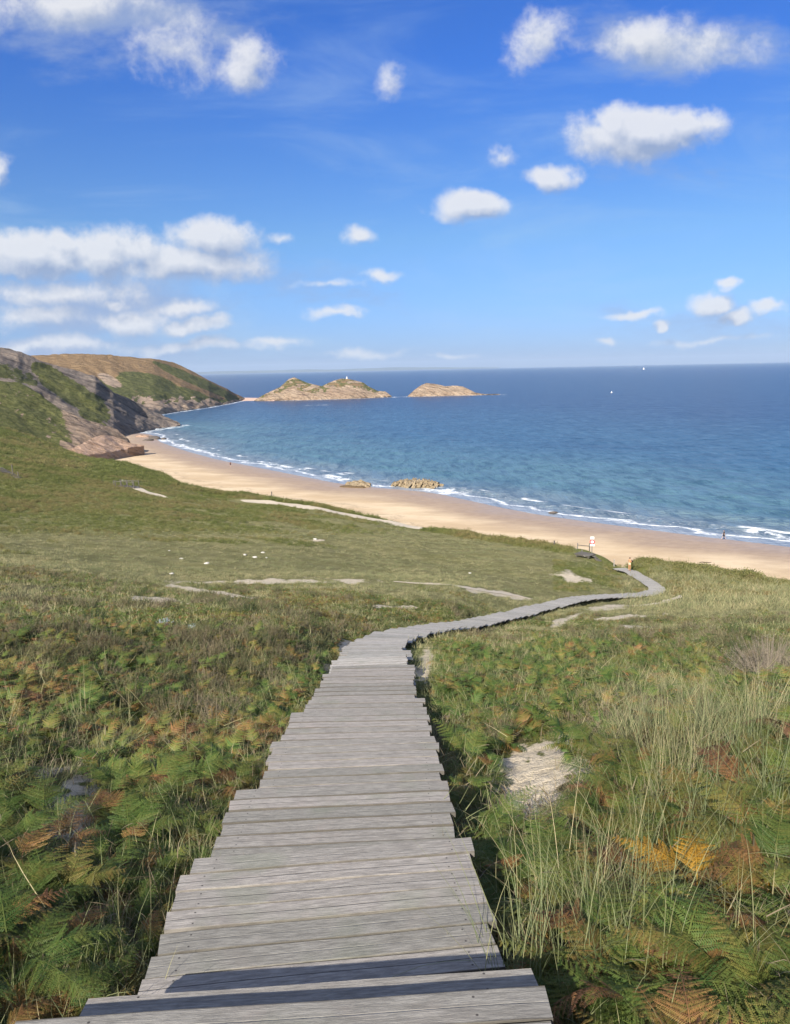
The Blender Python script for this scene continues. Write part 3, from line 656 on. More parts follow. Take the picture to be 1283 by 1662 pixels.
def build_boardwalk():
    root = empty('boardwalk', (PATH[0][0], PATH[0][1], PATH[0][2])); tag(root, 'long weathered grey wooden boardwalk stepping down the dune from the foreground to the beach', 'boardwalk')
    # sections between steps
    def s_of(y): return float(np.interp(y, PATH[:200*20:1, 1][:len(PATH)//3], PS[:len(PATH)//3]))
    cuts = [0, s_of(2.045), s_of(2.26), s_of(3.47), s_of(4.75), s_of(6.1), s_of(7.5)]
    while cuts[-1] < PS[-1]-1.4: cuts.append(cuts[-1]+random.uniform(1.15, 1.4))
    cuts.append(PS[-1]); pit = .142; planks = []; inv = root.matrix_world
    side = {1: [], -1: []}
    for k in range(len(cuts)-1):
        a, b = cuts[k], cuts[k+1]; zm = path_at((a+b)/2)[0][2]; sl = .03*(b-a)+(0 if a < 13 else .5*(path_at(a)[0][2]-path_at(b)[0][2])*min(1, (a-13)/3)*.50)
        if k < 6: zm = CZ-(1.80, 2.03, 2.32, 2.72, 3.07, 3.47)[k]
        za, zb = zm+sl, zm-sl
        n = max(1, round((b-a)/pit)); off = random.uniform(-.035, .035)*(1 if a < 13 else 3.2); yw = random.uniform(-.02, .02)*(1 if a < 13 else 4.)
        off = -.10 if k == 0 else -.03 if k == 1 else -.01 if k == 2 else off
        wd = W+random.uniform(-.03, .03)+(.20 if k == 0 else .10 if k == 1 else .30*min(1, max(0, a-18)/20))
        for i in range(n):
            t = (i+.5)/n; s = a+(b-a)*t; p, ang = path_at(s); hd = ang-math.pi/2
            near = max(0, 1-s/11); hd += R(3.6)*near+yw
            z = za+(zb-za)*t+random.uniform(-.0025, .0025); pitch_ = math.atan2(zb-za, b-a)
            lat = off+random.uniform(-.016, .016); L = wd+random.uniform(-.022, .025)
            c = np.array([p[0]+math.cos(hd)*lat, p[1]+math.sin(hd)*lat, z])
            rot = Euler((pitch_+random.uniform(-.004, .004), random.uniform(-.003, .003), hd+random.uniform(-.004, .004)))
            planks.append((c, rot, L, (b-a)/n-random.uniform(.009, .015), s))
        for sd in (1, -1):
            for t in (0, 1):
                s = a+(b-a)*t+(.004 if t == 0 else -.004); p, ang = path_at(s); hd = ang-math.pi/2
                e = wd/2-.24; side[sd].append((p[0]+math.cos(hd)*(off+sd*e), p[1]+math.sin(hd)*(off+sd*e), (za if t == 0 else zb)-.036, math.cos(hd), math.sin(hd)))
    rl = np.array(root.location)
    for i, (c, rot, L, wd, s) in enumerate(planks[:100]):
        V, F_ = plank_mesh(L, wd, .034, i); me = mesh('plank', V, F_, MWOOD, {'uvw': V, 'rnd': np.zeros(len(V))}, smooth=False)
        o = link('plank', me, root, c-rl, rot)
    VV, FF, UU, RR = [], [], [], []; nb = 0
    for i, (c, rot, L, wd, s) in enumerate(planks[100:]):
        V, F_ = plank_mesh(L, wd, .034, i, n=2); m3 = np.array(rot.to_matrix()); w = V@m3.T+(c-rl)
        VV.append(w); UU.append(V); RR.append(np.full(len(V), random.random())); FF += [tuple(q+nb for q in f) for f in F_]; nb += len(V)
    o = link('plank', mesh('plank', np.vstack(VV), FF, MMID, {'uvw': np.vstack(UU), 'rnd': np.concatenate(RR)}, smooth=False), root); o['kind'] = 'stuff'
    for sd in (1, -1):
        V, F_ = [], []; q = side[sd]
        for j in range(0, len(q), 2):
            b0 = len(V)
            for (x, y, z, cx, cy) in (q[j], q[j+1]):
                for w_, h_ in ((-.03, 0), (.03, 0), (.03, -.12), (-.03, -.12)): V.append((x+cx*w_-rl[0], y+cy*w_-rl[1], z+h_-rl[2]))
            for a_, b_ in ((0, 1), (1, 2), (2, 3), (3, 0)): F_.append((b0+a_, b0+b_, b0+4+b_, b0+4+a_))
            F_ += [(b0+3, b0+2, b0+1, b0), (b0+4, b0+5, b0+6, b0+7)]
        link('stringer', mesh('stringer', V, F_, MWOOD, {'uvw': np.array(V)}, smooth=False), root)
    return planks
PLANKS = build_boardwalk()

# ============================================================ plants: meshes
def leafmat(name, cols, shift=0.0, sat=1.0):
    """cols: colours from fresh to dead; vertex 'age' + per-plant 'tint' choose among them"""
    s = NT(name); age = s.attr('age').outputs['Fac']; tint = s.attr('tint', 'INSTANCER').outputs['Fac']; rnd = s.n('ShaderNodeObjectInfo').outputs['Random']
    n = s.noise(s.pos(), 30, 3, .6)
    f = s.math('ADD', s.math('MULTIPLY', age, .52), s.math('ADD', tint, shift)); f = s.math('ADD', f, s.math('MULTIPLY', s.math('SUBTRACT', n, .5), .25))
    r = s.n('ShaderNodeValToRGB', {0: f}); e = r.color_ramp.elements
    for i, c in enumerate(cols):
        q = e[i] if i < 2 else e.new(i/(len(cols)-1)); q.position = i/(len(cols)-1); q.color = (*c, 1)
    e = r.color_ramp.elements
    c = s.mix(1., r.outputs[0], s.n('ShaderNodeCombineXYZ', {0: s.math('MULTIPLY_ADD', rnd, .5, .75), 1: s.math('MULTIPLY_ADD', rnd, .45, .78), 2: s.math('MULTIPLY_ADD', rnd, .5, .75)}).outputs[0], 'MULTIPLY')
    s.color(c); s.rough(.6); s.b.inputs['Specular IOR Level'].default_value = .25
    tr = s.n('ShaderNodeBsdfTranslucent', {'Color': c}); mx = s.n('ShaderNodeMixShader', {0: .28}); s.t.links.new(s.b.outputs[0], mx.inputs[1]); s.t.links.new(tr.outputs[0], mx.inputs[2])
    s.t.links.new(mx.outputs[0], s.out.inputs[0]); return s.m
FERN = [(.045, .092, .020), (.080, .128, .028), (.135, .155, .036), (.20, .16, .045), (.28, .145, .055), (.17, .085, .045)]
GRASS = [(.13, .165, .075), (.18, .205, .095), (.24, .25, .12), (.36, .32, .17), (.46, .38, .22)]
GORSE = [(.040, .078, .026), (.065, .105, .036), (.105, .125, .048), (.17, .145, .070), (.23, .19, .12)]
LITTER = [(.085, .075, .035), (.14, .11, .055), (.20, .16, .10), (.27, .22, .15)]
MF = leafmat('fern_leaf', FERN); MGR = leafmat('grass_blade', GRASS); MGO = leafmat('gorse_spines', GORSE); ML = leafmat('dry_litter', LITTER)
MCL = leafmat('scrub_leaf', [(.080, .105, .026), (.130, .155, .040), (.185, .190, .060), (.225, .20, .08), (.24, .175, .08)])
MF_o = leafmat('fern_leaf_rust', FERN, .62); MF_y = leafmat('fern_leaf_golden', [(.20, .19, .04), (.46, .25, .035), (.55, .30, .04), (.40, .17, .04)], .15); MF_m = leafmat('fern_leaf_turning', FERN, .24); MF_b = leafmat('fern_leaf_brown', [(.20, .10, .06), (.30, .20, .13), (.36, .27, .20)])
MGR_s = leafmat('grass_blade_straw', GRASS, .42); MGO_d = leafmat('dead_gorse', [(.20, .17, .13), (.30, .25, .19), (.36, .31, .24)]); MGO_b = leafmat('brown_gorse', GORSE, .4)
def frond(rg, L=.6, pairs=14, detail=2, stipe=.25, lean=1.0, roll=0., tipage=.5, curl=0.):
    """returns V, F, age; grows from the origin, leaning towards +Y"""
    V, F_, A = [], [], []
    def quad(a, b, c, d, g):
        i = len(V); V.extend((a, b, c, d)); F_.append((i, i+1, i+2, i+3)); A.extend((g,)*4)
    # centre line
    T = L+stipe; n = 24; el = R(78); pt = np.array([0., 0, 0]); line = []; 
    for i in range(n+1):
        t = i/n; line.append((pt.copy(), el)); el_ = R(80)-lean*R(88)*sstep(t, .12, .8)-R(30)*max(0, t-.7)*lean-curl*max(0, t-.6)*3; el = float(el_)
        pt = pt+np.array([0, math.cos(el), math.sin(el)])*T/n
    def at(t):
        k = min(max(t, 0)*n, n-1e-6); i = int(k); f = k-i; a, ea = line[i]; b, eb = line[i+1]; return a+(b-a)*f, ea+(eb-ea)*f
    w0 = .0035
    for i in range(n):
        a, e = line[i]; b, _ = line[i+1]; x = np.array([w0*(1-i/n*.7), 0, 0]); quad(a-x, a+x, b+x*.95, b-x*.95, .6)
    t0 = stipe/T
    for j in range(pairs):
        u = (j+.3)/pairs; t = t0+(1-t0)*u; p, e = at(t); fw = np.array([0, math.cos(e), math.sin(e)]); up = np.array([0, -math.sin(e), math.cos(e)])
        pl = L*.40*(1-u)**.8*(.75+.25*min(1, u*6))*rg.uniform(.88, 1.1)+.012
        g = (rg.random()*.55+tipage*u**1.6)
        for sx in (-1, 1):
            d = np.array([sx, 0, 0])*math.cos(R(28))+fw*math.sin(R(28))-up*rg.uniform(-.05, .42); d /= np.linalg.norm(d)
            q = np.cross(d, up); q /= np.linalg.norm(q)
            if detail == 2:
                m = max(5, int(19*pl/(L*.40))+2)
                for k in range(m):
                    w = (k+.5)/m; c = p+d*pl*w-up*.10*pl*w*w; ll = pl*(.17*(1-w)**.7)*rg.uniform(.8, 1.1)+.003; ww = pl/m*.40
                    for sq in (-1, 1):
                        dd = q*sq*.93+d*.37; dd = dd+up*rg.uniform(-.35, .2); tip = c+dd*ll*rg.uniform(.8, 1.15)-up*ll*.12; mid = c+dd*ll*.45
                        quad(c-d*ww*.55, mid-d*ww, tip, mid+d*ww, g+.25*w*tipage)
                quad(p-q*.0015, p+q*.0015, p+d*pl*.97-up*.1*pl, p+d*pl-up*.1*pl, .6)
            elif detail == 1:
                m = max(3, int(6*pl/(L*.40))+1); wd = pl*.115
                for k in range(m):
                    w = k/m; c = p+d*pl*w-up*.1*pl*w*w; c2 = p+d*pl*(w+1/m)-up*.1*pl*(w+1/m)**2; f0 = (1-w)**.8
                    for sq in (-1, 1): quad(c, c+d*pl/m*.25+q*sq*wd*f0*1.25, c+d*pl/m*1.05+q*sq*wd*f0*.8, c2, g)
            else:
                wd = pl*.12; c = p+d*pl*.45; quad(p, c-q*wd, p+d*pl-up*.08*pl, c+q*wd, g)
    V = np.array(V); c, s = math.cos(roll), math.sin(roll)
    return V, np.array(F_), np.array(A)
def join(parts):
    V, F_, A = [], [], []; n = 0
    for v, f, a in parts: V.append(v); F_.append(f+n); A.append(a); n += len(v)
    return np.vstack(V), np.vstack(F_), np.concatenate(A)
def rotz(V, a, tilt=0, loc=(0, 0, 0), k=1.):
    m = np.array((Matrix.Rotation(a, 3, 'Z')@Matrix.Rotation(tilt, 3, 'X'))); return (V*k)@m.T+np.array(loc)
def fern_plant(seed, detail, nf=4, L=.35):
    L = {2: L, 1: .27, 0: .25}[detail]
    rg = random.Random(seed); ps = []; a0 = rg.uniform(0, 6.28)
    for i in range(nf):
        v, f, a = frond(rg, L*rg.uniform(.75, 1.15), {2: 13, 1: 11, 0: 8}[detail], detail, stipe=rg.uniform(.06, .26), lean=rg.uniform(.7, 1.5), tipage=rg.uniform(.05, .9)); a = a+(rg.uniform(.4, 1.2) if rg.random() < .22 else 0)
        ps.append((rotz(v, a0+i*6.283/nf+rg.uniform(-.5, .5), rg.uniform(-.15, .1), (rg.uniform(-.06, .06), rg.uniform(-.06, .06), 0)), f, a))
    return join(ps)
def blades(rg, n, L, width, spread=.8, base=.06, seg=5, sage=1., heads=0):
    V, F_, A = [], [], []
    for i in range(n):
        az = rg.uniform(0, 6.283); l = L*rg.uniform(.5, 1.1); el = R(88)-rg.random()**1.3*spread*R(45); bend = rg.uniform(.1, 1.2)*spread
        p = np.array([rg.gauss(0, base), rg.gauss(0, base), 0.]); h = np.array([math.cos(az), math.sin(az), 0]); sd = np.array([-h[1], h[0], 0])*width*rg.uniform(.6, 1.1)
        g = rg.random()**1.4*sage; i0 = len(V)
        for k in range(seg+1):
            t = k/seg; w = sd*(1-t**2*.96); V.extend((p-w, p+w)); A.extend((g+.3*t*sage,)*2); e = el-bend*t*t
            p = p+(h*math.cos(e)+np.array([0, 0, math.sin(e)]))*l/seg
        for k in range(seg): a = i0+2*k; F_.append((a, a+1, a+3, a+2))
    return np.array(V), np.array(F_), np.array(A)
def bush(seed, r=.35, h=.4, twigs=90, spines=22, leaf=.018):
    rg = random.Random(seed); V, F_, A = [], [], []
    def q(a, b, c, d, g): i = len(V); V.extend((a, b, c, d)); F_.append((i, i+1, i+2, i+3)); A.extend((g,)*4)
    for i in range(twigs):
        az = rg.uniform(0, 6.283); el = math.asin(rg.uniform(.15, 1)); rr = rg.uniform(.75, 1.1)
        tip = np.array([math.cos(az)*math.cos(el)*r*rr, math.sin(az)*math.cos(el)*r*rr, math.sin(el)*h*rr]); b = tip*np.array([.35, .35, .2]); d = tip-b; ln = np.linalg.norm(d); d /= ln
        sd = np.cross(d, [0, 0, 1.]); sd /= max(np.linalg.norm(sd), 1e-3); sd *= .003; q(b-sd, b+sd, tip+sd*.3, tip-sd*.3, .9); g = rg.random()*.8
        for k in range(spines):
            t = .35+.65*k/spines; c = b+d*ln*t; o = np.array([rg.gauss(0, 1), rg.gauss(0, 1), rg.gauss(0, 1)]); o = o-d*(o@d)*.6+d*.5; o /= np.linalg.norm(o); w = np.cross(o, d); w /= max(np.linalg.norm(w), 1e-3); l = leaf*rg.uniform(.8, 2.0)
            q(c-w*leaf*.16, c+w*leaf*.16, c+o*l+w*leaf*.05, c+o*l-w*leaf*.05, g+.3*t)
    return np.array(V), np.array(F_), np.array(A)
def clump(seed, r=.5, h=.4, n=230, leaf=.09):
    rg = random.Random(seed); V, F_, A = [], [], []
    for i in range(n):
        az = rg.uniform(0, 6.283); el = math.asin(rg.random()); rr = rg.uniform(.55, 1.08)*(1+.25*math.sin(az*3+seed))
        c = np.array([math.cos(az)*math.cos(el)*r*rr, math.sin(az)*math.cos(el)*r*rr, math.sin(el)*h*rr])
        o = c/np.array([r, r, h]); o = o+np.array([rg.gauss(0, .5), rg.gauss(0, .5), rg.gauss(0, .4)]); o /= np.linalg.norm(o); t = np.cross(o, [rg.gauss(0, 1), rg.gauss(0, 1), rg.gauss(0, 1)]); t /= np.linalg.norm(t)
        l = leaf*rg.uniform(.6, 1.3); w = np.cross(t, o)*l*.35; d = t*.8+o*.5; j = len(V); V.extend((c, c+d*l*.5+w, c+d*l, c+d*l*.5-w)); F_.append((j, j+1, j+2, j+3)); g = rg.random(); A.extend((g,)*4)
    return np.array(V), np.array(F_), np.array(A)
def pmesh(name, vfa, mat): v, f, a = vfa; return mesh(name, v, f, mat, {'age': a}, smooth=False)
def kit(name, meshes):
    c = bpy.data.collections.new(name)
    for i, me in enumerate(meshes): o = bpy.data.objects.new('%s_%02d' % (name, i), me); c.objects.link(o)
    return c
K = {}
K['fern2'] = kit('kit_fern_near', [pmesh('fern', fern_plant(100+i, 2, 4+i % 3), MF) for i in range(8)])
K['fern1'] = kit('kit_fern_mid', [pmesh('fern', fern_plant(200+i, 1, 5+i % 2), MF) for i in range(7)])
K['fern0'] = kit('kit_fern_far', [pmesh('fern', fern_plant(300+i, 0, 5), MF) for i in range(5)])
def rgs(s): return random.Random(s)
K['tuft'] = kit('kit_tuft', [pmesh('tuft', blades(rgs(400+i), 34, .55+.08*i, .0022, .9, .05), MGR) for i in range(4)])
K['lowt'] = kit('kit_low_tuft', [pmesh('low_tuft', blades(rgs(450+i), 60, .19+.04*i, .0022, 1.3, .10, 4), MGR) for i in range(4)])
K['fart'] = kit('kit_far_tuft', [pmesh('far_tuft', blades(rgs(470+i), 60, .20+.04*i, .007, 1.3, .22, 2), MGR) for i in range(3)])
K['litter'] = kit('kit_litter', [pmesh('litter', blades(rgs(500+i), 60, .16, .003, 2.0, .13, 3), ML) for i in range(3)])
K['bush'] = kit('kit_bush', [pmesh('bush', bush(600+i), MGO) for i in range(4)])
K['bush0'] = kit('kit_bush_far', [pmesh('bush', bush(650+i, .4, .42, 60, 9, .04), MGO) for i in range(3)])
K['clump'] = kit('kit_clump', [pmesh('clump', clump(700+i), MCL) for i in range(4)])
NK = {k: len(c.objects) for k, c in K.items()}

def instancer(name, kitname, P3, rot, scl, idx, tint, label, cat):
    me = bpy.data.meshes.new(name); n = len(P3); me.vertices.add(n); me.vertices.foreach_set('co', np.asarray(P3, np.float32).ravel())
    a = me.attributes.new('rot', 'FLOAT_VECTOR', 'POINT'); a.data.foreach_set('vector', np.asarray(rot, np.float32).ravel())
    a = me.attributes.new('scl', 'FLOAT', 'POINT'); a.data.foreach_set('value', np.asarray(scl, np.float32))
    a = me.attributes.new('tint', 'FLOAT', 'POINT'); a.data.foreach_set('value', np.asarray(tint, np.float32))
    a = me.attributes.new('idx', 'INT', 'POINT'); a.data.foreach_set('value', np.asarray(idx, np.int32))
    o = link(name, me); tag(o, label, cat, kind='stuff')
    g = bpy.data.node_groups.new(name, 'GeometryNodeTree')
    g.interface.new_socket('Geometry', in_out='INPUT', socket_type='NodeSocketGeometry'); g.interface.new_socket('Geometry', in_out='OUTPUT', socket_type='NodeSocketGeometry')
    N = g.nodes.new; L = g.links.new; gi, go = N('NodeGroupInput'), N('NodeGroupOutput'); ip = N('GeometryNodeInstanceOnPoints'); ci = N('GeometryNodeCollectionInfo')
    ci.inputs['Collection'].default_value = K[kitname]; ci.inputs['Separate Children'].default_value = True; ci.inputs['Reset Children'].default_value = True
    def na(nm, ty): x = N('GeometryNodeInputNamedAttribute'); x.data_type = ty; x.inputs['Name'].default_value = nm; return x.outputs['Attribute']
    e2r = N('FunctionNodeEulerToRotation'); L(na('rot', 'FLOAT_VECTOR'), e2r.inputs[0])
    ip.inputs['Pick Instance'].default_value = True; L(gi.outputs[0], ip.inputs['Points']); L(ci.outputs[0], ip.inputs['Instance']); L(na('idx', 'INT'), ip.inputs['Instance Index']); L(e2r.outputs[0], ip.inputs['Rotation']); L(na('scl', 'FLOAT'), ip.inputs['Scale']); L(ip.outputs[0], go.inputs[0])
    md = o.modifiers.new('scatter', 'NODES'); md.node_group = g
    return o
def cand(d0, d1, dens, azm=36):
    """even random points on the ground between two distances"""
    n = int(dens*R(2*azm)*(d1*d1-d0*d0)/2); D = np.sqrt(RNG.uniform(d0*d0, d1*d1, n)); A = RNG.uniform(-R(azm), R(azm+2), n)
    x, y = D*np.sin(A), D*np.cos(A); z = H(x, y); px, py = project(x, y, z); return dict(x=x, y=y, z=z, px=px, py=py, D=D, sand=sandmask(px, py), pd=path_dist(x, y), r=RNG.random(n))
def put(name, kitname, c, keep, scl, tint, label, cat, tilt=.15, sink=.02):
    i = np.nonzero(keep)[0]; n = len(i)
    if n == 0: return
    rot = np.c_[RNG.normal(0, tilt, n), RNG.normal(0, tilt, n), RNG.uniform(0, 6.283, n)]
    s = (np.broadcast_to(scl, c['x'].shape)[i])*RNG.uniform(.75, 1.25, n)
    instancer(name, kitname, np.c_[c['x'][i], c['y'][i], c['z'][i]-sink], rot, s, RNG.integers(0, NK[kitname], n), np.clip(np.broadcast_to(tint, c['x'].shape)[i]+RNG.normal(0, .08, n), 0, 1), label, cat)
def N2(c, sc, sd): return fbm(c['x']*sc, c['y']*sc, 0, 3, sd)
def blob(c, cx, cy, a, b): return 1-sstep(np.hypot((c['px']-cx)/a, (c['py']-cy)/b), .6, 1.1)
SMTH = .25
def near_fields(c):
    """shares of fern / grass / gorse by where the photograph shows them"""
    px, py = c['px'], c['py']
    g = np.zeros(len(px)); b = np.zeros(len(px))
    g = np.maximum(g, .9*blob(c, 1130, 1200, 190, 130)); g = np.maximum(g, .75*blob(c, 850, 1640, 70, 110)); g = np.maximum(g, .6*blob(c, 1010, 1540, 70, 90)); g = np.maximum(g, .6*blob(c, 60, 1240, 90, 110)); g = np.maximum(g, .5*blob(c, 800, 1090, 120, 40))
    g = np.maximum(g, .6*blob(c, 330, 1180, 120, 60)); g = np.maximum(g, .7*blob(c, 90, 1100, 90, 30)); g = np.maximum(g, .5*blob(c, 440, 1100, 60, 50)); g = np.maximum(g, .45*blob(c, 330, 1530, 90, 90))
    b = np.maximum(b, .8*blob(c, 360, 1070, 140, 50)); b = np.maximum(b, .75*blob(c, 300, 1150, 110, 50)); b = np.maximum(b, .8*blob(c, 1230, 1060, 90, 50)); b = np.maximum(b, .8*blob(c, 90, 1060, 130, 40)); b = np.maximum(b, .6*blob(c, 1010, 1400, 40, 90)); b = np.maximum(b, .5*blob(c, 60, 990, 120, 30))
    n = N2(c, .9, 55); g = np.clip(g+.5*(n-.5), .05, 1); b = np.clip(b+.5*(N2(c, .7, 56)-.5), .05, 1)
    t = .04+sstep(N2(c, 1.3, 57),   .58, .74)*.36+sstep(N2(c, .3, 58), .5, .7)*.14
    for q in ((300, 1210, 200, 40, .4), (480, 1250, 60, 60, .35), (620, 1000, 90, 20, .2), (120, 1370, 70, 40, .55), (1180, 1400, 80, 60, .55), (1150, 1520, 60, 40, .45), (560, 1060, 40, 60, .5), (290, 1230, 100, 30, .35), (60, 1150, 80, 30, .45), (930, 1260, 40, 30, .25), (1100, 1320, 50, 30, .25), (700, 1010, 300, 30, .06), (250, 1020, 250, 40, .10)): t = np.maximum(t, q[4]*blob(c, *q[:4]))
    k = np.maximum(blob(c, 820, 1150, 130, 110), blob(c, 880, 1440, 120, 110)); t = t*(1-.85*k)*np.where(px > 700, .55, .8); g = g*(1-.5*blob(c, 820, 1150, 130, 110))
    return g, b, t
def off_sand(c, k=.35): return (c['sand'] < k*.8)&(blob(c, 875, 1310, 112, 84) < .3)&(blob(c, 120, 1370, 60, 80) < .3)&(blob(c, 690, 1085, 26, 55) < .3)
def vegetation():
    # --- 1 to 6.5 m
    c = cand(.9, 6.5, 46, 42); g, b, t = near_fields(c); ok = off_sand(c)&(c['pd'] > .80+.2*c['r']); f = 1-np.maximum(g, b)*.8; r2 = RNG.random(len(g))
    hs = np.where((c['px'] < 600)&(c['pd'] < 1.4), .72, .95)
    put('bracken_near', 'fern2', c, ok&(r2 < f*.92), hs, t, 'green and rusty bracken ferns crowding both sides of the boardwalk', 'bracken', .2)
    c = cand(.9, 6.5, 30, 42); g, b, t = near_fields(c); ok = off_sand(c, .6)&(c['pd'] > .80+.15*c['r']); r2 = RNG.random(len(g))
    put('marram_grass', 'tuft', c, ok&(r2 < np.clip(g, .07, 1)**1.6), np.where(c['px'] > 900, .95, .62), .05+.35*c['r'], 'tall pale marram grass beside the boardwalk', 'grass', .2)
    c = cand(.9, 6.5, 9, 42); g, b, t = near_fields(c); ok = off_sand(c)&(c['pd'] > 1.1)
    put('gorse', 'bush', c, ok&(c['r'] < b*.8), .75, .15+.5*RNG.random(len(b)), 'low spiny gorse and heather among the near bracken', 'gorse', .2)
    c = cand(.8, 9, 40, 42); ok = (c['sand'] < .6)&(c['pd'] > .72)&(c['r'] < .9-2.2*c['sand'])
    put('leaf_litter', 'litter', c, ok, 1.0, RNG.random(len(ok))*.8, 'dry brown leaf litter and dead stems on the sandy soil', 'leaf litter', .3, .0)
    c = cand(.8, 9, 30, 42); ok = (c['sand'] < .25)&(blob(c, 875, 1290, 100, 60) < .5)&(c['pd'] > .76)
    put('short_grass', 'lowt', c, ok, 1.0, .3*RNG.random(len(ok)), 'short green grass under the bracken', 'grass', .3, .0)
    # --- 6.5 to 17 m
    c = cand(6.5, 17, 40, 33); g, b, t = near_fields(c); ok = off_sand(c)&(c['pd'] > .98); f = 1-np.maximum(g, b)*.6; r2 = RNG.random(len(g))
    put('bracken_middle', 'fern1', c, ok&(r2 < f*.95), .85, t, 'bracken covering the slope either side of the boardwalk', 'bracken', .2)
    c = cand(6.5, 17, 14, 33); g, b, t = near_fields(c); ok = off_sand(c, .6)&(c['pd'] > .9)
    put('pale_grass', 'tuft', c, ok&(c['r'] < np.clip(g, .14, 1)*.9), .6, .2+.35*RNG.random(len(g)), 'pale tufts of dune grass scattered through the slope bracken', 'grass', .2)
    c = cand(6.5, 17, 10, 33); g, b, t = near_fields(c); ok = off_sand(c)&(c['pd'] > 1.3)
    put('gorse_middle', 'bush', c, ok&(c['r'] < b*1.1), 1., .1+.65*RNG.random(len(b)), 'grey green gorse bushes mixed into the slope bracken', 'gorse', .2)
    c = cand(9, 17, 14, 33); ok = (c['sand'] < .6)&(c['pd'] > .8)
    put('undergrowth', 'lowt', c, ok, 1.1, .4*RNG.random(len(ok)), 'short dune grass between the bracken plants', 'grass', .3, .0)
    # --- 17 to 48 m
    c = cand(17, 50, 19, 31); sc = scrubmask(c['px'], c['py'], c['D'], c['x'], c['y']); n = N2(c, .5, 66); ok = off_sand(c)&(c['pd'] > .95)
    tt = sstep(N2(c, .25, 67), .52, .72)*.24+.10
    put('bracken_hillside', 'fern0', c, ok&(c['r'] < .95*sc*sstep(n, .22, .42)), .66, tt, 'low bracken covering the hummocks before the meadow', 'bracken', .2)
    c = cand(17, 50, 1.6, 31); sc = scrubmask(c['px'], c['py'], c['D'], c['x'], c['y']); n = N2(c, .3, 68); ok = off_sand(c)&(c['pd'] > 1.3)
    put('gorse_hillside', 'bush0', c, ok&(c['r'] < sc*sstep(n, .48, .62)), .9, .1+.6*RNG.random(len(n)), 'dark gorse dotting the hummocks before the meadow', 'gorse', .2)
    c = cand(17, 60, 5, 31); ok = (c['sand'] < .35+.4*RNG.random(len(c['sand'])))&(c['pd'] > .85)&(c['r'] < .8)
    put('dune_grass', 'fart', c, ok, .7, .12+.40*N2(c, .2, 69), 'thin dune grass on the hummocks and meadow edge', 'grass', .3, .0)
    # --- meadow and far scrub
    c = cand(48, 175, 2.4, 31); Dc = crestD(np.arctan2(c['x'], c['y'])); sc = scrubmask(c['px'], c['py'], c['D'], c['x'], c['y']); ok = (c['D'] < Dc+1.5)&(c['pd'] > 1.35)&~((c['px'] > 928)&(c['px'] < 1000)&(c['py'] > 890)&(c['py'] < 921))&~on_tracks(c['x'], c['y'])&(c['sand'] < .5)
    edge = sstep(c['D'], Dc-7, Dc-3); tall = np.where(edge > .5, 1.15, .62)*np.where(c['D'] > 110, 1.25, 1.)
    right = (c['px'] > 1030)
    put('scrub', 'clump', c, ok&(c['r'] < sc*.95), np.where(right, .85, tall), np.where(right, .34, .02)+.45*sstep(N2(c, .16, 71), .35, .65)*np.where(right, .4, 1), 'olive scrub and bracken beds around the dune meadow and along its seaward edge', 'scrub', .25, .05)
    c = cand(55, 150, 1.3, 31); Dc = crestD(np.arctan2(c['x'], c['y'])); ok = (c['D'] < Dc+.5)&(c['pd'] > 1.3)&~on_tracks(c['x'], c['y'])&(c['sand'] < .35+.4*RNG.random(len(c['sand'])))
    put('meadow_grass', 'fart', c, ok, np.where(c['px'] > 1010, 1.9, .8), .12+.30*N2(c, .1, 72), 'grazed olive grass of the dune meadow', 'grass', .3, .0)
    # hedge-like edge where the dune drops to the beach
    az = RNG.uniform(R(-26), R(31), 3000); D = crestD(az)+RNG.normal(-.3, 1.1, 3000); x, y = D*np.sin(az), D*np.cos(az); z = H(x, y); px, py = project(x, y, z)
    c = dict(x=x, y=y, z=z, px=px, py=py, D=D, pd=path_dist(x, y)); ok = (c['pd'] > 1.5)&~on_tracks(x, y)&~((px > 930)&(px < 1024))
    put('edge_scrub', 'clump', c, ok, np.where(px > 1030, 1.15, .85)*(.6+.9*fbm(az*60, 0*az, 0, 3, 4)), np.where(px > 1030, .3, .10), 'dark scrub along the dune crest above the sand', 'scrub', .25, .1)
    # green flank beyond the meadow, in front of the cliffs
    c = cand(170, 262, .55, 34); Dc = crestD(np.arctan2(c['x'], c['y'])); ok = (c['px'] < 300)&(c['D'] < Dc+2)&(c['px'] > -30)&~on_tracks(c['x'], c['y'])
    put('scrub_far', 'clump', c, ok, 1.7, .45*sstep(N2(c, .08, 73), .38, .62), 'green bracken on the far left flank below the cliffs', 'scrub', .25, .3)

# ============================================================ sand tracks and small structures on the dune
def ribbon(name, px, width, mat, label=None, lift=.05, **kw):
    pts = [hit(*q) for q in px]; ln = catmull(pts, .6); V = []; n = len(ln)
    for i in range(n):
        a, b = ln[max(i-1, 0)], ln[min(i+1, n-1)]; d = (b-a)[:2]; d /= max(np.hypot(*d), 1e-6); nr = np.array([-d[1], d[0]]); w = width/2*(.8+.5*vnoise(i*.15, 2.2))*min(1, (i+1)/4, (n-i)/4)
        for t in (-1, -.5, 0, .5, 1): x, y = ln[i, :2]+nr*w*t; V.append((x, y, 0))
    V = np.array(V); V[:, 2] = H(V[:, 0], V[:, 1])+lift-.02*np.tile([1, 0, 0, 0, 1], n); o = link(name, mesh(name, V, gridfaces(n, 5), mat)); o['kind'] = 'structure'; return ln
s_ = NT('track_sand'); s_.color(s_.mix(s_.noise(s_.pos(), .8, 5, .6), (.50, .42, .31), (.66, .57, .44))); s_.rough(.95); MTR = s_.m
TRACKS = []
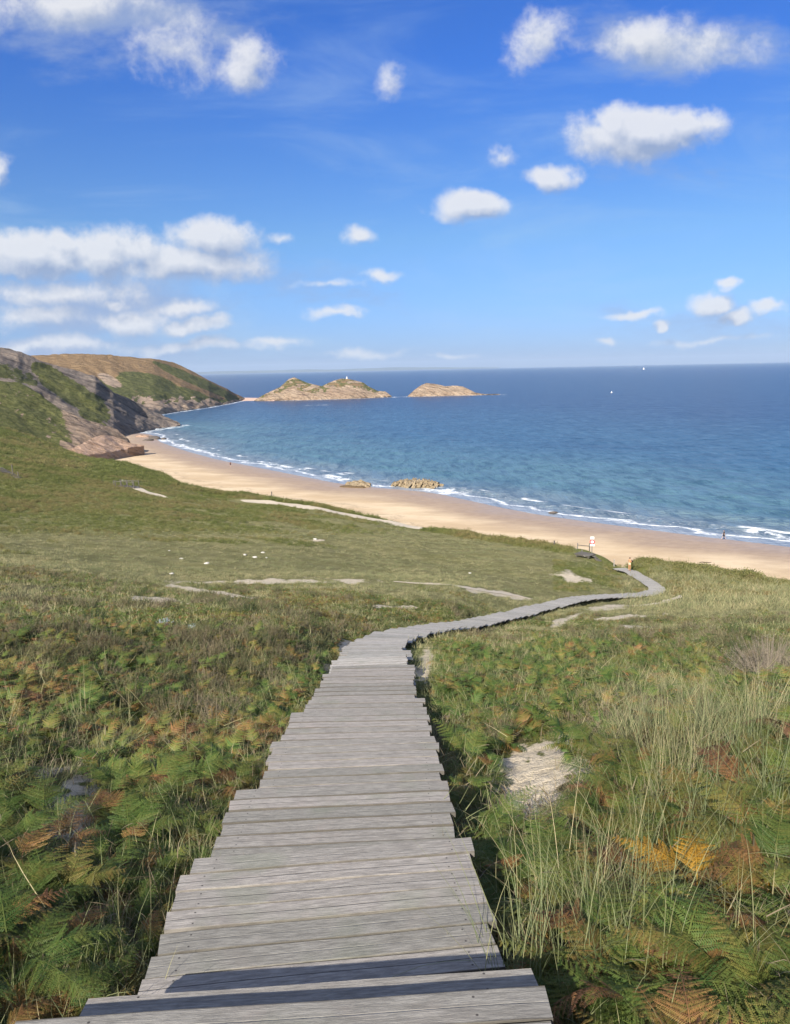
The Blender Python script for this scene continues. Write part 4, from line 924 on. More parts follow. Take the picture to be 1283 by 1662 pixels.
TRACKS.append((ribbon('sand_path', [(392,812),(430,816),(480,821),(520,827),(560,835),(600,843),(640,850),(684,859)], 4.2, MTR), 2.6))
TRACKS.append((ribbon('sand_path', [(212,789),(228,796),(248,802),(272,808)], 1.9, MTR), 1.6))
TRACKS.append((ribbon('sand_path', [(985,986),(1020,984),(1060,981),(1085,975),(1104,967)], .9, MTR), .8))
TRACKS.append((ribbon('sand_path', [(640,945),(700,948),(760,955),(830,966),(862,974)], 1.1, MTR), .7))
def on_tracks(x, y):
    o = np.zeros(len(x), bool)
    for ln, w in TRACKS:
        q = ln[::2]
        for i in range(0, len(x), 4000): o[i:i+4000] |= (((x[i:i+4000, None]-q[:, 0])**2+(y[i:i+4000, None]-q[:, 1])**2).min(1) < w*w)
    return o
vegetation()

def boxv(c, sx, sy, sz, yaw=0, tilt=0, roll=0, bev=.0):
    """box standing on its base centre c"""
    b = min(bev or min(sx, sy, sz)*.12, .02)
    bm = bmesh.new(); bmesh.ops.create_cube(bm, size=1); bmesh.ops.scale(bm, vec=(sx, sy, sz), verts=bm.verts); bmesh.ops.bevel(bm, geom=bm.edges, offset=b, segments=1, affect='EDGES')
    bmesh.ops.translate(bm, vec=(0, 0, sz/2), verts=bm.verts)
    m = Matrix.Rotation(yaw, 4, 'Z')@Matrix.Rotation(tilt, 4, 'X')@Matrix.Rotation(roll, 4, 'Y'); bmesh.ops.transform(bm, matrix=m, verts=bm.verts)
    V = np.array([v.co[:] for v in bm.verts]); F_ = [[v.index for v in f.verts] for f in bm.faces]; bm.free(); return V+np.array(c), F_
def mb(name, boxes, mat, parent=None, origin=(0, 0, 0)):
    V, F_ = [], []; n = 0
    for v, f in boxes: V.append(v-np.array(origin)); F_ += [tuple(i+n for i in q) for q in f]; n += len(v)
    V = np.vstack(V); return link(name, mesh(name, V, F_, mat, {'uvw': V*np.array([1, 1, 1])}, smooth=False), parent)
def beam(a, b, w, h):
    """bar from a to b"""
    a, b = np.array(a, float), np.array(b, float); d = b-a; L = np.linalg.norm(d); yaw = math.atan2(d[1], d[0])-math.pi/2; el = math.asin(d[2]/L)
    return boxv(a, w, h, L, yaw, -(math.pi/2-el))
def fence_posts():
    ps = [(441.6,808,7.5),(454,807.5,3),(493.5,815.5,6),(545.7,823,5.5),(607,832,6),(665,843,7),(728.5,856,9),(800,870,7),(883,881,8),(900,888,6)]
    w = [hit(px, py+1) for px, py, h in ps]; o = empty('wire_fence', w[0]); tag(o, 'thin grey wooden posts with wire along the dune crest above the beach', 'fence'); tops = []
    for (px, py, h), q in zip(ps, w):
        D = np.hypot(*q[:2]); ht = h*D/F+.65; mb('post', [boxv(q-[0, 0, .35], .17, .17, ht+.2, random.uniform(0, 1), random.uniform(-.05, .05))], MWOOD, o, w[0]); tops.append(q+[0, 0, ht-.3])
    bx = [beam(a, b, .008, .008) for a, b in zip(tops[2:-1], tops[3:])]; mb('wire', bx, MWOOD, o, w[0]); mb('rail', [beam(tops[0], tops[1], .05, .05)], MWOOD, o, w[0])
fence_posts()
def stairs():
    A = hit(938, 903); B = hit(962, 908); A[2] += .62; B[2] += .55; o = empty('wooden_stairs', B); tag(o, 'short flight of grey wooden steps with a platform leading up to the round warning sign', 'stairs')
    d = (B-A)[:2]; L = np.hypot(*d); d /= L; yaw = math.atan2(d[1], d[0]); nrm = np.array([-d[1], d[0], 0]); dd = np.array([d[0], d[1], 0])
    A[2] = B[2] = (A[2]+B[2])/2
    n = int(L/.15); mb('platform', [boxv(A+dd*(L*(i+.5)/n)+[0, 0, -.04], .14, 1.7, .04, yaw) for i in range(n)], MPALE, o, B)
    mb('beam', [beam(A+nrm*s*.7-[0, 0, .14], B+nrm*s*.7-[0, 0, .14], .08, .16) for s in (-1, 1)], MWOOD, o, B)
    for s in (-1, 1):
        for e in (A+dd*.3, B-dd*.2): q = e+nrm*s*.7; z0 = H(q[0:1], q[1:2])[0]-.3; mb('leg', [boxv((q[0], q[1], min(z0, q[2]-.6)), .1, .1, q[2]-.15-min(z0, q[2]-.6), yaw)], MWOOD, o, B)
    E = P(984, 918.5, 100.6); 
    for i in range(6):
        t = (i+.6)/6.4; q = B+(E-B)*t; hd = (E-B)[:2]; yw = math.atan2(hd[1], hd[0]); mb('tread', [boxv(q-[0, 0, .05], .36, 1.5, .05, yw)], MPALE, o, B)
    nn = np.array([-(E-B)[1], (E-B)[0], 0]); nn /= np.linalg.norm(nn)
    mb('stringer', [beam(B+nn*s*.68-[0, 0, .25], E+nn*s*.68-[0, 0, .2], .06, .22) for s in (-1, 1)], MWOOD, o, B)
    # rail beside it
    p1, p2 = P(937.7, 894, 109), P(957, 895, 107); r = empty('handrail', p1); tag(r, 'wooden handrail on posts along the platform left of the round warning sign', 'railing')
    for q in (p1, p2): mb('post', [boxv(q-[0, 0, .8], .12, .12, 1.95, .3)], MWOOD, r, p1)
    mb('rail', [beam(p1+[0, 0, .85], p2+[0, 0, .75], .05, .1)], MWOOD, r, p1)
    return A, B
stairs()
def post(px, y0, y1, D, label, mat, name='wooden_post', tilt=0.):
    a = P(px, y1, D); b = P(px, y0-2.5, D); o = mb(name, [boxv(a-[0, 0, .3], .12, .12, b[2]-a[2]+.3, .2, 0, tilt)], mat, None, a); o.location = a; tag(o, label, 'post', 'loose posts at the foot of the dune'); return o
post(944.6, 894, 907, 103.5, 'grey wooden post in front of the stair platform', MWOOD)
post(996.8, 910.6, 921, 100.4, 'pale bleached post between the stairs and the standing person', MPALE)
post(1182.7, 930.5, 938, 92.5, 'short white post upright in the grass right of the path end', MPALE)
post(1172, 932.5, 938, 93, 'short white stake leaning in the grass beside the upright white post', MPALE, 'wooden_stake', .7)
post(1131, 921, 927, 95.5, 'small pale stake at the dune grass top, nearest to the standing person', MPALE, 'wooden_stake', .25)
def simple(name, c, rough=.6, **k):
    s = NT(name); n = s.noise(s.obj(), 9, 4); s.color(s.mix(s.ss(n, .3, .8, 0, .25), c, tuple(q*.72 for q in c))); s.rough(rough); return s.m
M_WH = simple('white_paint', (.78, .78, .76), .5); M_RED = simple('red_paint', (.50, .04, .05), .5); M_DK = simple('dark_paint', (.05, .05, .06), .6)
def disc(c, yaw, r, t, n=28, r0=0):
    V, F_ = [], []
    for y in (-t/2, t/2):
        for k in range(n): a = 6.2832*k/n; V.append((r*math.cos(a), y, r*math.sin(a)))
        if r0:
            for k in range(n): a = 6.2832*k/n; V.append((r0*math.cos(a), y, r0*math.sin(a)))
    if not r0: F_ = [tuple(range(n)), tuple(range(2*n-1, n-1, -1))]+[(k, n+k, n+(k+1) % n, (k+1) % n) for k in range(n)]
    else:
        for k in range(n): j = (k+1) % n; F_ += [(k, j, n+j, n+k), (2*n+k, 3*n+k, 3*n+j, 2*n+j), (k, 2*n+k, 2*n+j, j), (n+k, n+j, 3*n+j, 3*n+k)]
    V = np.array(V)@np.array(Matrix.Rotation(yaw, 3, 'Z')).T+np.array(c); return V, F_
def sign():
    D = 105.; base = P(960.9, 893.7, D); o = empty('warning_sign', base); tag(o, 'round red ringed warning sign between two white plates on a post by the stairs', 'sign'); yaw = -math.atan2(base[0], base[1])+.05
    u = np.array([math.cos(yaw), math.sin(yaw), 0]); f = np.array([math.sin(yaw), -math.cos(yaw), 0]); m = D/F
    mb('post', [boxv(base-[0, 0, .8], .13, .13, 2.55, yaw)], MWOOD, o, base)
    def at(py): return P(961.6, py, D)
    mb('upper_plate', [boxv(at(875)+f*.10, .50, .03, .36, yaw)], M_WH, o, base); mb('lower_plate', [boxv(at(886)+f*.10, .62, .03, .24, yaw)], M_WH, o, base)
    d = mb('round_plate', [disc(at(879.2)+f*.12, yaw, .34, .03)], M_WH, o, base)
    mb('red_ring', [disc(at(879.2)+f*.141, yaw, .34, .015, r0=.21)], M_RED, d); mb('pictogram', [boxv(at(880.8)+f*.14, .07, .012, .26, yaw)], M_RED, d)
    for ch in d.children: ch.data.transform(Matrix.Translation([-float(q) for q in base]))
    # faint lines of lettering on the plates are too small to read in the photograph
sign()
def footbridge():
    c = hit(206, 790); D = np.hypot(*c[:2]); o = empty('footbridge', c); tag(o, 'tiny wooden footbridge with post railings at the start of the far sand path', 'bridge')
    A, B = P(192, 788.5, D), P(222, 790.5, D-2.5); dd = (B-A)/np.linalg.norm(B-A); L = np.linalg.norm(B-A); yaw = math.atan2(dd[1], dd[0]); nr = np.array([-math.sin(yaw), math.cos(yaw), 0])
    n = int(L/.25); mb('deck', [boxv(A+dd*(L*(i+.5)/n), .22, 1.5, .06, yaw) for i in range(n)], MPALE, o, c)
    for s in (-1, 1):
        for t in (0, .33, .66, 1): mb('post', [boxv(A+dd*L*t+nr*s*.75-[0, 0, .4], .13, .13, 1.55, yaw)], MPALE, o, c)
        mb('rail', [beam(A+nr*s*.75+[0, 0, 1.0], B+nr*s*.75+[0, 0, 1.0], .06, .1)], MPALE, o, c)
    q = P(185, 788, D+1); mb('post', [boxv(q-[0, 0, .3], .13, .13, 1.3, 0)], MPALE, o, c)
footbridge()
def far_steps():
    o = None
    A, B = hit(-6, 762), hit(26, 777)
    A = P(-6, 759, np.hypot(*A[:2])); B = P(26, 776, np.hypot(*A[:2])-9)
    o = empty('far_steps', B); tag(o, 'pale boardwalk steps coming down the slope at the left edge', 'steps'); n = 9; yaw = math.atan2((B-A)[1], (B-A)[0])
    for i in range(n): q = A+(B-A)*(i+.5)/n; mb('tread', [boxv(q-[0, 0, .06], np.hypot(*(B-A)[:2])/n*.86, 2.0, .07, yaw)], MPALE, o, B)
    nr = np.array([-math.sin(yaw), math.cos(yaw), 0])
    mb('stringer', [beam(A+nr*s*.9-[0, 0, .3], B+nr*s*.9-[0, 0, .3], .08, .25) for s in (-1, 1)], MWOOD, o, B)
    for px, y0, y1 in ((20.5, 754, 764), (30.5, 765.5, 776.5)): D = np.hypot(*B[:2]); a, b = P(px, y1, D), P(px, y0, D); mb('post', [boxv(a-[0, 0, .6], .14, .14, b[2]-a[2]+.6)], MPALE, o, B)
far_steps()

# ============================================================ stones and rocks
def stone_mesh(name, r, seed, mat, sq=(1, 1, .6), sub=3, rough=.35):
    bm = bmesh.new(); bmesh.ops.create_icosphere(bm, subdivisions=sub, radius=1); V = np.array([v.co[:] for v in bm.verts]); F_ = np.array([[v.index for v in f.verts] for f in bm.faces]); bm.free()
    d = 1+(fbm(V[:, 0]*1.3+seed, V[:, 1]*1.3, V[:, 2]*1.3, 3, seed)-.5)*2*rough; V = V*d[:, None]; V = np.round(V*3.2)/3.2*.45+V*.55
    return mesh(name, V*r*np.array(sq), F_, mat, smooth=False)
s_ = NT('pale_stone'); s_.color(s_.mix(s_.noise(s_.obj(), 6, 5, .6), (.42, .40, .36), (.60, .57, .52))); s_.rough(.9); MST = s_.m
s_ = NT('dark_stone'); s_.color(s_.mix(s_.noise(s_.obj(), 6, 5, .6), (.07, .06, .05), (.16, .13, .11))); s_.rough(.9); MDS = s_.m
STN = [(295,907.5,0.16,'small white stone in the meadow, between a single pale chip and the larger white stone'),(336,915.5,0.20,'larger flat white stone lying alone in the left meadow'),(398,902,0.17,'round white stone at the left of the loose trio in the meadow'),(414,905.5,0.21,'broad white stone in the middle of the loose trio in the meadow'),
 (427.5,897.5,0.19,'white stone farthest back of the loose trio in the meadow'),(433,905.5,0.10,'tiny white stone just right of the broad white stone'),(275,894,0.09,'tiny pale chip farthest back in the left meadow'),(279,932,0.15,'low pale stone at the left end of the bare sand strip'),(763,931,0.15,'lone pale stone in the meadow right of centre'),(512,876.5,0.22,'flat whitish stone near the grey bare patch mid meadow')]
for i, (px, py, r, lb) in enumerate(STN):
    q = hit(px, py); o = link('stone', stone_mesh('stone', r, i+3, MST, (1.2, 1, .5)), None, q+[0, 0, r*.15], (0, 0, i)); tag(o, lb, 'stone', 'white stones in the meadow')
MR_ol = mat_rock('outcrop_rock', (.40, .31, .19), (.50, .40, .27), (.34, .27, .17), dark=(.16, .12, .08), green=False, sc=5.)
def outcrop(name, px0, px1, py0, py1, n, h, label, seed):
    """slanting slabs of bedded rock rising from the sand; one rock mass"""
    rg = random.Random(seed); a, b = on_plane(px0, py0, .5), on_plane(px1, py1, .4); ax = (b-a); L = np.linalg.norm(ax); ax /= L; nr = np.array([-ax[1], ax[0], 0]); bx = []
    yaw = math.atan2(ax[1], ax[0])
    for i in range(n):
        t = (i+rg.uniform(.1, .9))/n; pr = math.sin(math.pi*min(1, t*.92+.06))**.6; hh = h*pr*rg.uniform(.6, 1.1); w = rg.uniform(2., 4.5)*(.5+pr*.7)
        v, f = boxv(a+ax*L*t+nr*rg.uniform(-2.2, 3.0)-[0, 0, .5], rg.uniform(.3, .8), w, hh+.6, yaw+rg.uniform(-.25, .25)+.5, rg.uniform(-.2, .2), rg.uniform(.45, .75))
        v = v+((fbm(v[:, 0]*2, v[:, 1]*2, v[:, 2]*2, 2, seed+i)-.5)*.35)[:, None]; bx.append((v, f))
    o = mb(name, bx, MR_ol, None, a); o.location = a; tag(o, label, 'rock'); return a, b
ra, rb = outcrop('rock_outcrop', 640, 708, 784, 789, 110, 1.15, 'large tan slab rock outcrop at the water edge in mid beach', 5)
outcrop('rock_outcrop', 562, 598, 786, 786.5, 44, .6, 'small low tan rock cluster left of the large slab outcrop', 9)
def rubble(name, spots, label, cat, mat, seed, r=.5):
    o0 = on_plane(*spots[0][:2], .6); parts = []
    for i, (px, py, s) in enumerate(spots):
        q = on_plane(px, py, 0); z = float(beach_z(q[:1], q[1:2])[0]); q = on_plane(px, py, max(z, 0)); me = stone_mesh('x', s, seed+i, mat, (1.3, .9, .55), 2)
        V = np.array([v.co[:] for v in me.vertices])+q; F_ = [tuple(p.vertices) for p in me.polygons]; parts.append((V, F_)); bpy.data.meshes.remove(me)
    o = mb(name, parts, mat, None, o0); o.location = o0; return tag(o, label, cat)
rg_ = random.Random(4)
rubble('seaweed', [(557+i*1.0, 790.2+i*.05+rg_.random()*.5, rg_.uniform(.75, .95)) for i in range(32)], 'dark line of seaweed on the sand below the small rocks', 'seaweed', simple('seaweed', (.12, .08, .04), .8), 60)
for i, (px, py, r, lb) in enumerate([(898,832,.6,'dark boulder alone at the wet sand edge on the right beach'),(251,711.5,2.6,'low dark rock in the shallows below the cliff point'),(240,715,1.8,'dark rock on the sand corner just left of the shallows rock'),(232,709,2.2,'dark boulder against the cliff foot, left of the shallows rocks'),(266,712.5,1.2,'small rock washed by surf right of the low dark rock')]):
    q = on_plane(px, py, .2); o = link('boulder', stone_mesh('boulder', r, 30+i, MDS if i == 0 else MR_or if i == 3 else MDS, (1.7, 1.1, .5)), None, q, (0, 0, i*2.)); tag(o, lb, 'rock')
ROCKFOAM.append((np.array([on_plane(705, 793), on_plane(722, 798), on_plane(735, 800)]), 6, 1.))
ROCKFOAM.append((np.array([on_plane(246, 714), on_plane(272, 716)]), 7, 1.)); ROCKFOAM.append((np.array([on_plane(560, 767.5), on_plane(567, 768.5)]), 1.8, 1.4))
ROCKFOAM.append((np.array([on_plane(1224, 863), on_plane(1250, 868), on_plane(1290, 875.5)]), 2.2, 1.4))
ROCKFOAM.append((np.array([on_plane(417, 747), on_plane(450, 755), on_plane(500, 764)]), 1.8, 1.2)); ROCKFOAM.append((np.array([on_plane(534, 771), on_plane(560, 778)]), 2.2, 1.3)); ROCKFOAM.append((np.array([on_plane(285, 722), on_plane(350, 737.5)]), 2.4, 1.3))
def driftwood():
    q = on_plane(1145, 914, 1.6); pts = [(-.9, 0, .08, .05), (-.4, .05, .12, .09), (.1, -.04, .1, .10), (.7, .06, .14, .06), (.95, .1, .2, .02)]; V, F_ = [], []
    for x, y, z, r in pts:
        for k in range(8): a = k*math.pi/4; V.append((x, y+r*math.cos(a), z+r*math.sin(a)))
    for i in range(4):
        for k in range(8): F_.append((i*8+k, i*8+(k+1) % 8, i*8+8+(k+1) % 8, i*8+8+k))
    F_ += [tuple(range(7, -1, -1)), tuple(range(32, 40))]
    v2 = np.array(V)*[.35, .5, .5]@np.array(Matrix.Rotation(1.9, 3, 'Z')).T+[.3, .1, .05]; n = len(V)
    o = link('driftwood', mesh('driftwood', np.vstack([V, v2]), F_+[tuple(i+n for i in f) for f in F_], simple('driftwood', (.11, .085, .07), .9)), None, q, (0, 0, -.35)); tag(o, 'dark driftwood branch lying on dry sand above the right dune grass', 'driftwood')
driftwood()

# ============================================================ daymark, boats, buoy
def tower():
    q = P(563.5, 617.2, np.hypot(*on_plane(563, 647)[:2])+44); o = empty('daymark', q); tag(o, 'small white tower on the summit of the nearer rocky island', 'tower')
    def ringmesh(prof, n=16):
        V = [(r*math.cos(6.2832*k/n), r*math.sin(6.2832*k/n), z) for r, z in prof for k in range(n)]; F_ = [(i*n+k, i*n+(k+1) % n, (i+1)*n+(k+1) % n, (i+1)*n+k) for i in range(len(prof)-1) for k in range(n)]+[tuple(range((len(prof)-1)*n, len(prof)*n))]; return V, F_
    V, F_ = ringmesh([(1.35, -1.5), (1.2, 0), (.95, 3.0), (.95, 3.05)]); link('shaft', mesh('shaft', V, F_, M_WH, smooth=False), o)
    V, F_ = ringmesh([(1.15, 3.05), (1.15, 3.25), (.7, 3.3), (.6, 4.0), (.1, 4.7)]); link('lantern', mesh('lantern', V, F_, M_WH, smooth=False), o)
tower()
def sailboat(px, py, h, label, D=None):
    q = on_plane(px, py); o = empty('sailboat', q, -.4); tag(o, label, 'sailboat'); L = h*.75
    V = []; st = [(-.5, .22, .10), (-.25, .32, .0), (.1, .30, .0), (.35, .18, .02), (.5, .01, .12)]
    for x, w, z in st: V += [(x*L, -w*L*.5, .11*L), (x*L, -w*L*.35, z*L-.04*L), (x*L, w*L*.35, z*L-.04*L), (x*L, w*L*.5, .11*L)]
    F_ = [(i*4+k, i*4+k+1, i*4+k+5, i*4+k+4) for i in range(4) for k in range(3)]+[(i*4, i*4+4, i*4+7, i*4+3) for i in range(4)]+[(0, 3, 2, 1)]
    link('hull', mesh('hull', V, F_, M_WH, smooth=False), o); mb('mast', [boxv((.05*L, 0, .1*L), .02*L, .02*L, h*.95)], M_WH, o)
    V = [(.03*L, 0, .22*L), (-.42*L, .05*L, .22*L), (.03*L, 0, h), (-.2*L, .07*L, h*.5), (.03*L, .02, .22*L), (-.42*L, .05*L+.04, .22*L), (.03*L, .02, h), (-.2*L, .07*L+.04, h*.5)]
    F_ = [(0, 1, 3), (0, 3, 2), (4, 7, 5), (4, 6, 7), (0, 4, 5, 1), (1, 5, 7, 3), (3, 7, 6, 2), (2, 6, 4, 0)]; link('mainsail', mesh('mainsail', V, F_, M_WH, smooth=False), o)
    V = [(.48*L, 0, .14*L), (.1*L, .06*L, .2*L), (.06*L, 0, h*.85), (.48*L, .03, .14*L), (.1*L, .06*L+.03, .2*L), (.06*L, .03, h*.85)]
    link('jib', mesh('jib', V, [(0, 1, 2), (3, 5, 4), (0, 3, 4, 1), (1, 4, 5, 2), (2, 5, 3, 0)], M_WH, smooth=False), o); return o
sailboat(1045, 599.8, 15, 'white sailboat nearest of those on the open sea')
sailboat(1234.5, 589.4, 26, 'distant white sail close under the horizon far right')
sailboat(1144, 590.8, 16, 'tiny far sail on the horizon between the other two boats')
def buoy():
    q = on_plane(993, 637.5); prof = [(.5, -.6), (.95, -.2), (1.0, .3), (.7, .7), (.35, .9), (.3, 1.7), (.05, 2.0)]; n = 16; V = [(r*math.cos(6.2832*k/n), r*math.sin(6.2832*k/n), z) for r, z in prof for k in range(n)]
    F_ = [(i*n+k, i*n+(k+1) % n, (i+1)*n+(k+1) % n, (i+1)*n+k) for i in range(len(prof)-1) for k in range(n)]+[tuple(range(6*n, 7*n))]; o = link('buoy', mesh('buoy', V, F_, M_WH), None, q); tag(o, 'white buoy floating on the open bay below the sailboat', 'buoy')
buoy()

# ============================================================ people
def skinned(name, joints, edges, mat, parent, sub=1, scale=1.):
    ks = list(joints); me = bpy.data.meshes.new(name); me.from_pydata([joints[k][:3] for k in ks], [(ks.index(a), ks.index(b)) for a, b in edges], [])
    o = bpy.data.objects.new(name, me); COL.objects.link(o); m = o.modifiers.new('s', 'SKIN'); m.use_smooth_shade = True; sv_ = me.skin_vertices[0].data
    for i, k in enumerate(ks):
        r = joints[k][3]; sv_[i].radius = (r*scale, (joints[k][4] if len(joints[k]) > 4 else r)*scale); sv_[i].use_root = (i == 0)
    m2 = o.modifiers.new('u', 'SUBSURF'); m2.levels = m2.render_levels = sub
    dg = bpy.context.evaluated_depsgraph_get(); dg.update(); ev = o.evaluated_get(dg); nm = bpy.data.meshes.new_from_object(ev); bpy.data.objects.remove(o); nm.materials.clear(); nm.materials.append(mat)
    return link(name, nm, parent)
def hand(J, E, tag_, w, d, side):
    """five finger chains from wrist w pointing along d"""
    w, d = Vector(w), Vector(d).normalized(); s = d.cross(Vector((0, 0, 1)));
    if s.length < .1: s = Vector((0, 1, 0))
    s.normalize(); dn = d.cross(s); p = w+d*.05; J[tag_+'palm'] = (*p, .032, .016); E.append((tag_, tag_+'palm'))
    for i, (o, l) in enumerate(((-.030, .06), (-.010, .075), (.010, .08), (.028, .068))):
        a = w+d*.085+s*o; b = a+d*l*.55+dn*.012; c = b+d*l*.35+dn*.03
        for k, q, r in ((0, a, .010), (1, b, .009), (2, c, .007)): J[f'{tag_}f{i}{k}'] = (*q, r)
        E += [(tag_+'palm', f'{tag_}f{i}0'), (f'{tag_}f{i}0', f'{tag_}f{i}1'), (f'{tag_}f{i}1', f'{tag_}f{i}2')]
    a = w+d*.03+s*.04*side; b = a+d*.035+s*.022*side; J[tag_+'t0'] = (*a, .011); J[tag_+'t1'] = (*b, .008); E += [(tag_+'palm', tag_+'t0'), (tag_+'t0', tag_+'t1')]
def garment(name, rings, mat, parent, n=20):
    V = [(cx+rx*math.cos(6.2832*k/n), cy+ry*math.sin(6.2832*k/n), z+(.012*math.sin(k*2.1) if i == len(rings)-1 else 0)) for i, (z, rx, ry, cx, cy) in enumerate(rings) for k in range(n)]
    F_ = [((i+1)*n+k, (i+1)*n+(k+1) % n, i*n+(k+1) % n, i*n+k) for i in range(len(rings)-1) for k in range(n)]+[tuple(range(n))]
    return link(name, mesh(name, V, F_, mat), parent)
SK = [('pel', 'spine'), ('spine', 'chest'), ('chest', 'neck'), ('neck', 'head0'), ('head0', 'head1'), ('head1', 'head2'), ('chest', 'shL'), ('chest', 'shR'), ('shL', 'elL'), ('elL', 'wrL'), ('shR', 'elR'), ('elR', 'wrR'), ('pel', 'hipL'), ('pel', 'hipR'), ('hipL', 'knL'), ('knL', 'anL'), ('anL', 'toL'), ('hipR', 'knR'), ('knR', 'anR'), ('anR', 'toR'), ('head1', 'nose')]
def figure(loc, yaw, label, skin, hair, wear, pose, long_hair=False):
    o = empty('person', loc, yaw); tag(o, label, 'person')
    J = {'pel': (0, 0, .95, .135, .105), 'spine': (0, .01, 1.12, .118, .088), 'chest': (0, .0, 1.30, .135, .10), 'neck': (0, .01, 1.48, .052), 'head0': (0, .02, 1.545, .06), 'head1': (0, .02, 1.61, .08, .092), 'head2': (0, .01, 1.68, .06, .07), 'nose': (0, .115, 1.60, .012),
         'shL': (-.158, 0, 1.385, .052), 'elL': (-.24, -.02, 1.13, .042), 'wrL': (-.22, .05, .88, .027), 'shR': (.158, 0, 1.385, .052), 'elR': (.24, -.02, 1.13, .042), 'wrR': (.22, .05, .88, .027),
         'hipL': (-.09, 0, .88, .088), 'knL': (-.10, .02, .49, .056), 'anL': (-.10, -.01, .08, .037), 'toL': (-.11, .16, .03, .034, .022), 'hipR': (.09, 0, .88, .088), 'knR': (.10, .02, .49, .056), 'anR': (.10, -.01, .08, .037), 'toR': (.11, .16, .03, .034, .022)}
    for k, v in pose.items(): J[k] = (*v, *J[k][3:])
    E = list(SK); JJ = dict(J)
    for w, e, sd in (('wrL', 'elL', 1), ('wrR', 'elR', -1)): hand(JJ, E, w, J[w][:3], Vector(J[w][:3])-Vector(J[e][:3]), sd)
    skinned('body', JJ, E, skin, o)
    h = Vector(J['head1'][:3]); hv = {'a': (h.x, h.y+.035, h.z+.085, .045), 'b': (h.x, h.y-.015, h.z+.075, .078, .075), 'c': (h.x, h.y-.055, h.z+.0, .075, .06), 'd': (h.x, h.y-.06, h.z-(.2 if long_hair else .09), .055, .035)}
    skinned('hair', hv, [('a', 'b'), ('b', 'c'), ('c', 'd')], hair, o)
    for nm, ks, mat, sc in wear:
        if isinstance(ks, tuple): garment(nm, ks, mat, o); continue
        ed = [(a, b) for a, b in SK if a in ks and b in ks]; jj = {k: J[k] for k in ks}
        for k in ks:
            if isinstance(ks, dict) and ks[k]: jj[k] = ks[k]
        skinned(nm, jj, ed, mat, o, scale=sc)
    return o
skin1 = simple('tanned_skin', (.52, .26, .14), .55); skin2 = simple('fair_skin', (.55, .36, .27), .55); hairm = simple('dark_hair', (.03, .02, .015), .6); black = simple('black_cloth', (.015, .015, .02), .85); pale = simple('pale_cloth', (.62, .46, .30), .85); red = simple('dark_red_cloth', (.10, .035, .03), .85)
def dirt(c, k): return c
pl = min(PLANKS, key=lambda q: abs(q[0][0]-P(1026.5, 928, 96)[0])+abs(q[0][1]-P(1026.5, 928, 96)[1]))
pz = pl[0]+np.array([0, 0, .004])
p1 = figure(pz, R(-60), 'tanned bare chested person on the boardwalk bend near the beach, looking down at hands', skin1, hairm,
   [('trunks', ((1.03, .155, .115, 0, 0), (.97, .175, .13, 0, 0), (.88, .195, .135, 0, 0), (.80, .195, .125, 0, .005)), pale, 1.)],
   {'elL': (-.23, .06, 1.15), 'wrL': (-.08, .26, 1.20), 'elR': (.23, .06, 1.15), 'wrR': (.08, .26, 1.20), 'head0': (0, .035, 1.54), 'head1': (0, .06, 1.60), 'head2': (0, .06, 1.67), 'nose': (0, .15, 1.57)})
def bag():
    v, f = boxv((0, 0, 0), .26, .14, .2, 0, .1, 0, .03); c, s = math.cos(R(-60)), math.sin(R(-60)); q = pz+np.array([-s*.40, c*.40, 1.06]); o = link('dark_bag', mesh('dark_bag', v, f, black), None, q, (0, 0, R(-60)))
    V, F_ = [], []
    for i in range(13):
        a = math.pi*i/12
        for k in range(6): b = k*math.pi/3; V.append((math.cos(a)*(.09+.008*math.cos(b)), .008*math.sin(b), .2+math.sin(a)*(.09+.008*math.cos(b))))
    for i in range(12):
        for k in range(6): F_.append((i*6+k, i*6+(k+1) % 6, i*6+6+(k+1) % 6, i*6+6+k))
    link('strap', mesh('strap', V, F_, black), o); tag(o, 'small dark bag held in the hands of the tanned person', 'bag')
bag()
w2 = on_plane(1175, 875.0, .25)
p2 = figure(w2, R(70), 'person in black walking barefoot along the surf edge at the right', skin2, hairm, [('black_tunic', ((1.46, .085, .07, 0, .0), (1.43, .18, .10, 0, 0), (1.30, .185, .13, 0, 0), (1.12, .165, .12, 0, 0), (.95, .20, .155, 0, 0), (.70, .22, .20, 0, .02), (.56, .23, .22, 0, .03)), black, 1.), ('sleeve', ['shL', 'elL'], black, 1.35), ('sleeve', ['shR', 'elR'], black, 1.35)],
   {'knL': (-.09, .22, .50), 'anL': (-.10, .34, .09), 'toL': (-.11, .50, .06), 'knR': (.09, -.06, .50), 'anR': (.10, -.36, .14), 'toR': (.11, -.26, .03), 'elL': (-.26, -.12, 1.15), 'wrL': (-.25, -.02, .92), 'elR': (.26, .10, 1.15), 'wrR': (.24, .25, .95)}, True)
w3 = on_plane(374.5, 757.5, .8)
p3 = figure(w3, R(20), 'tiny dark figure standing on the far left of the beach', skin2, hairm, [('dark_shirt', ((1.46, .08, .07, 0, .0), (1.43, .18, .10, 0, 0), (1.30, .18, .13, 0, 0), (1.12, .165, .12, 0, 0), (.95, .185, .14, 0, 0), (.86, .19, .145, 0, 0)), red, 1.), ('sleeve', ['shL', 'elL'], red, 1.35), ('sleeve', ['shR', 'elR'], red, 1.35), ('trousers', ['pel', 'hipL', 'hipR', 'knL', 'knR'], black, 1.25)], {})

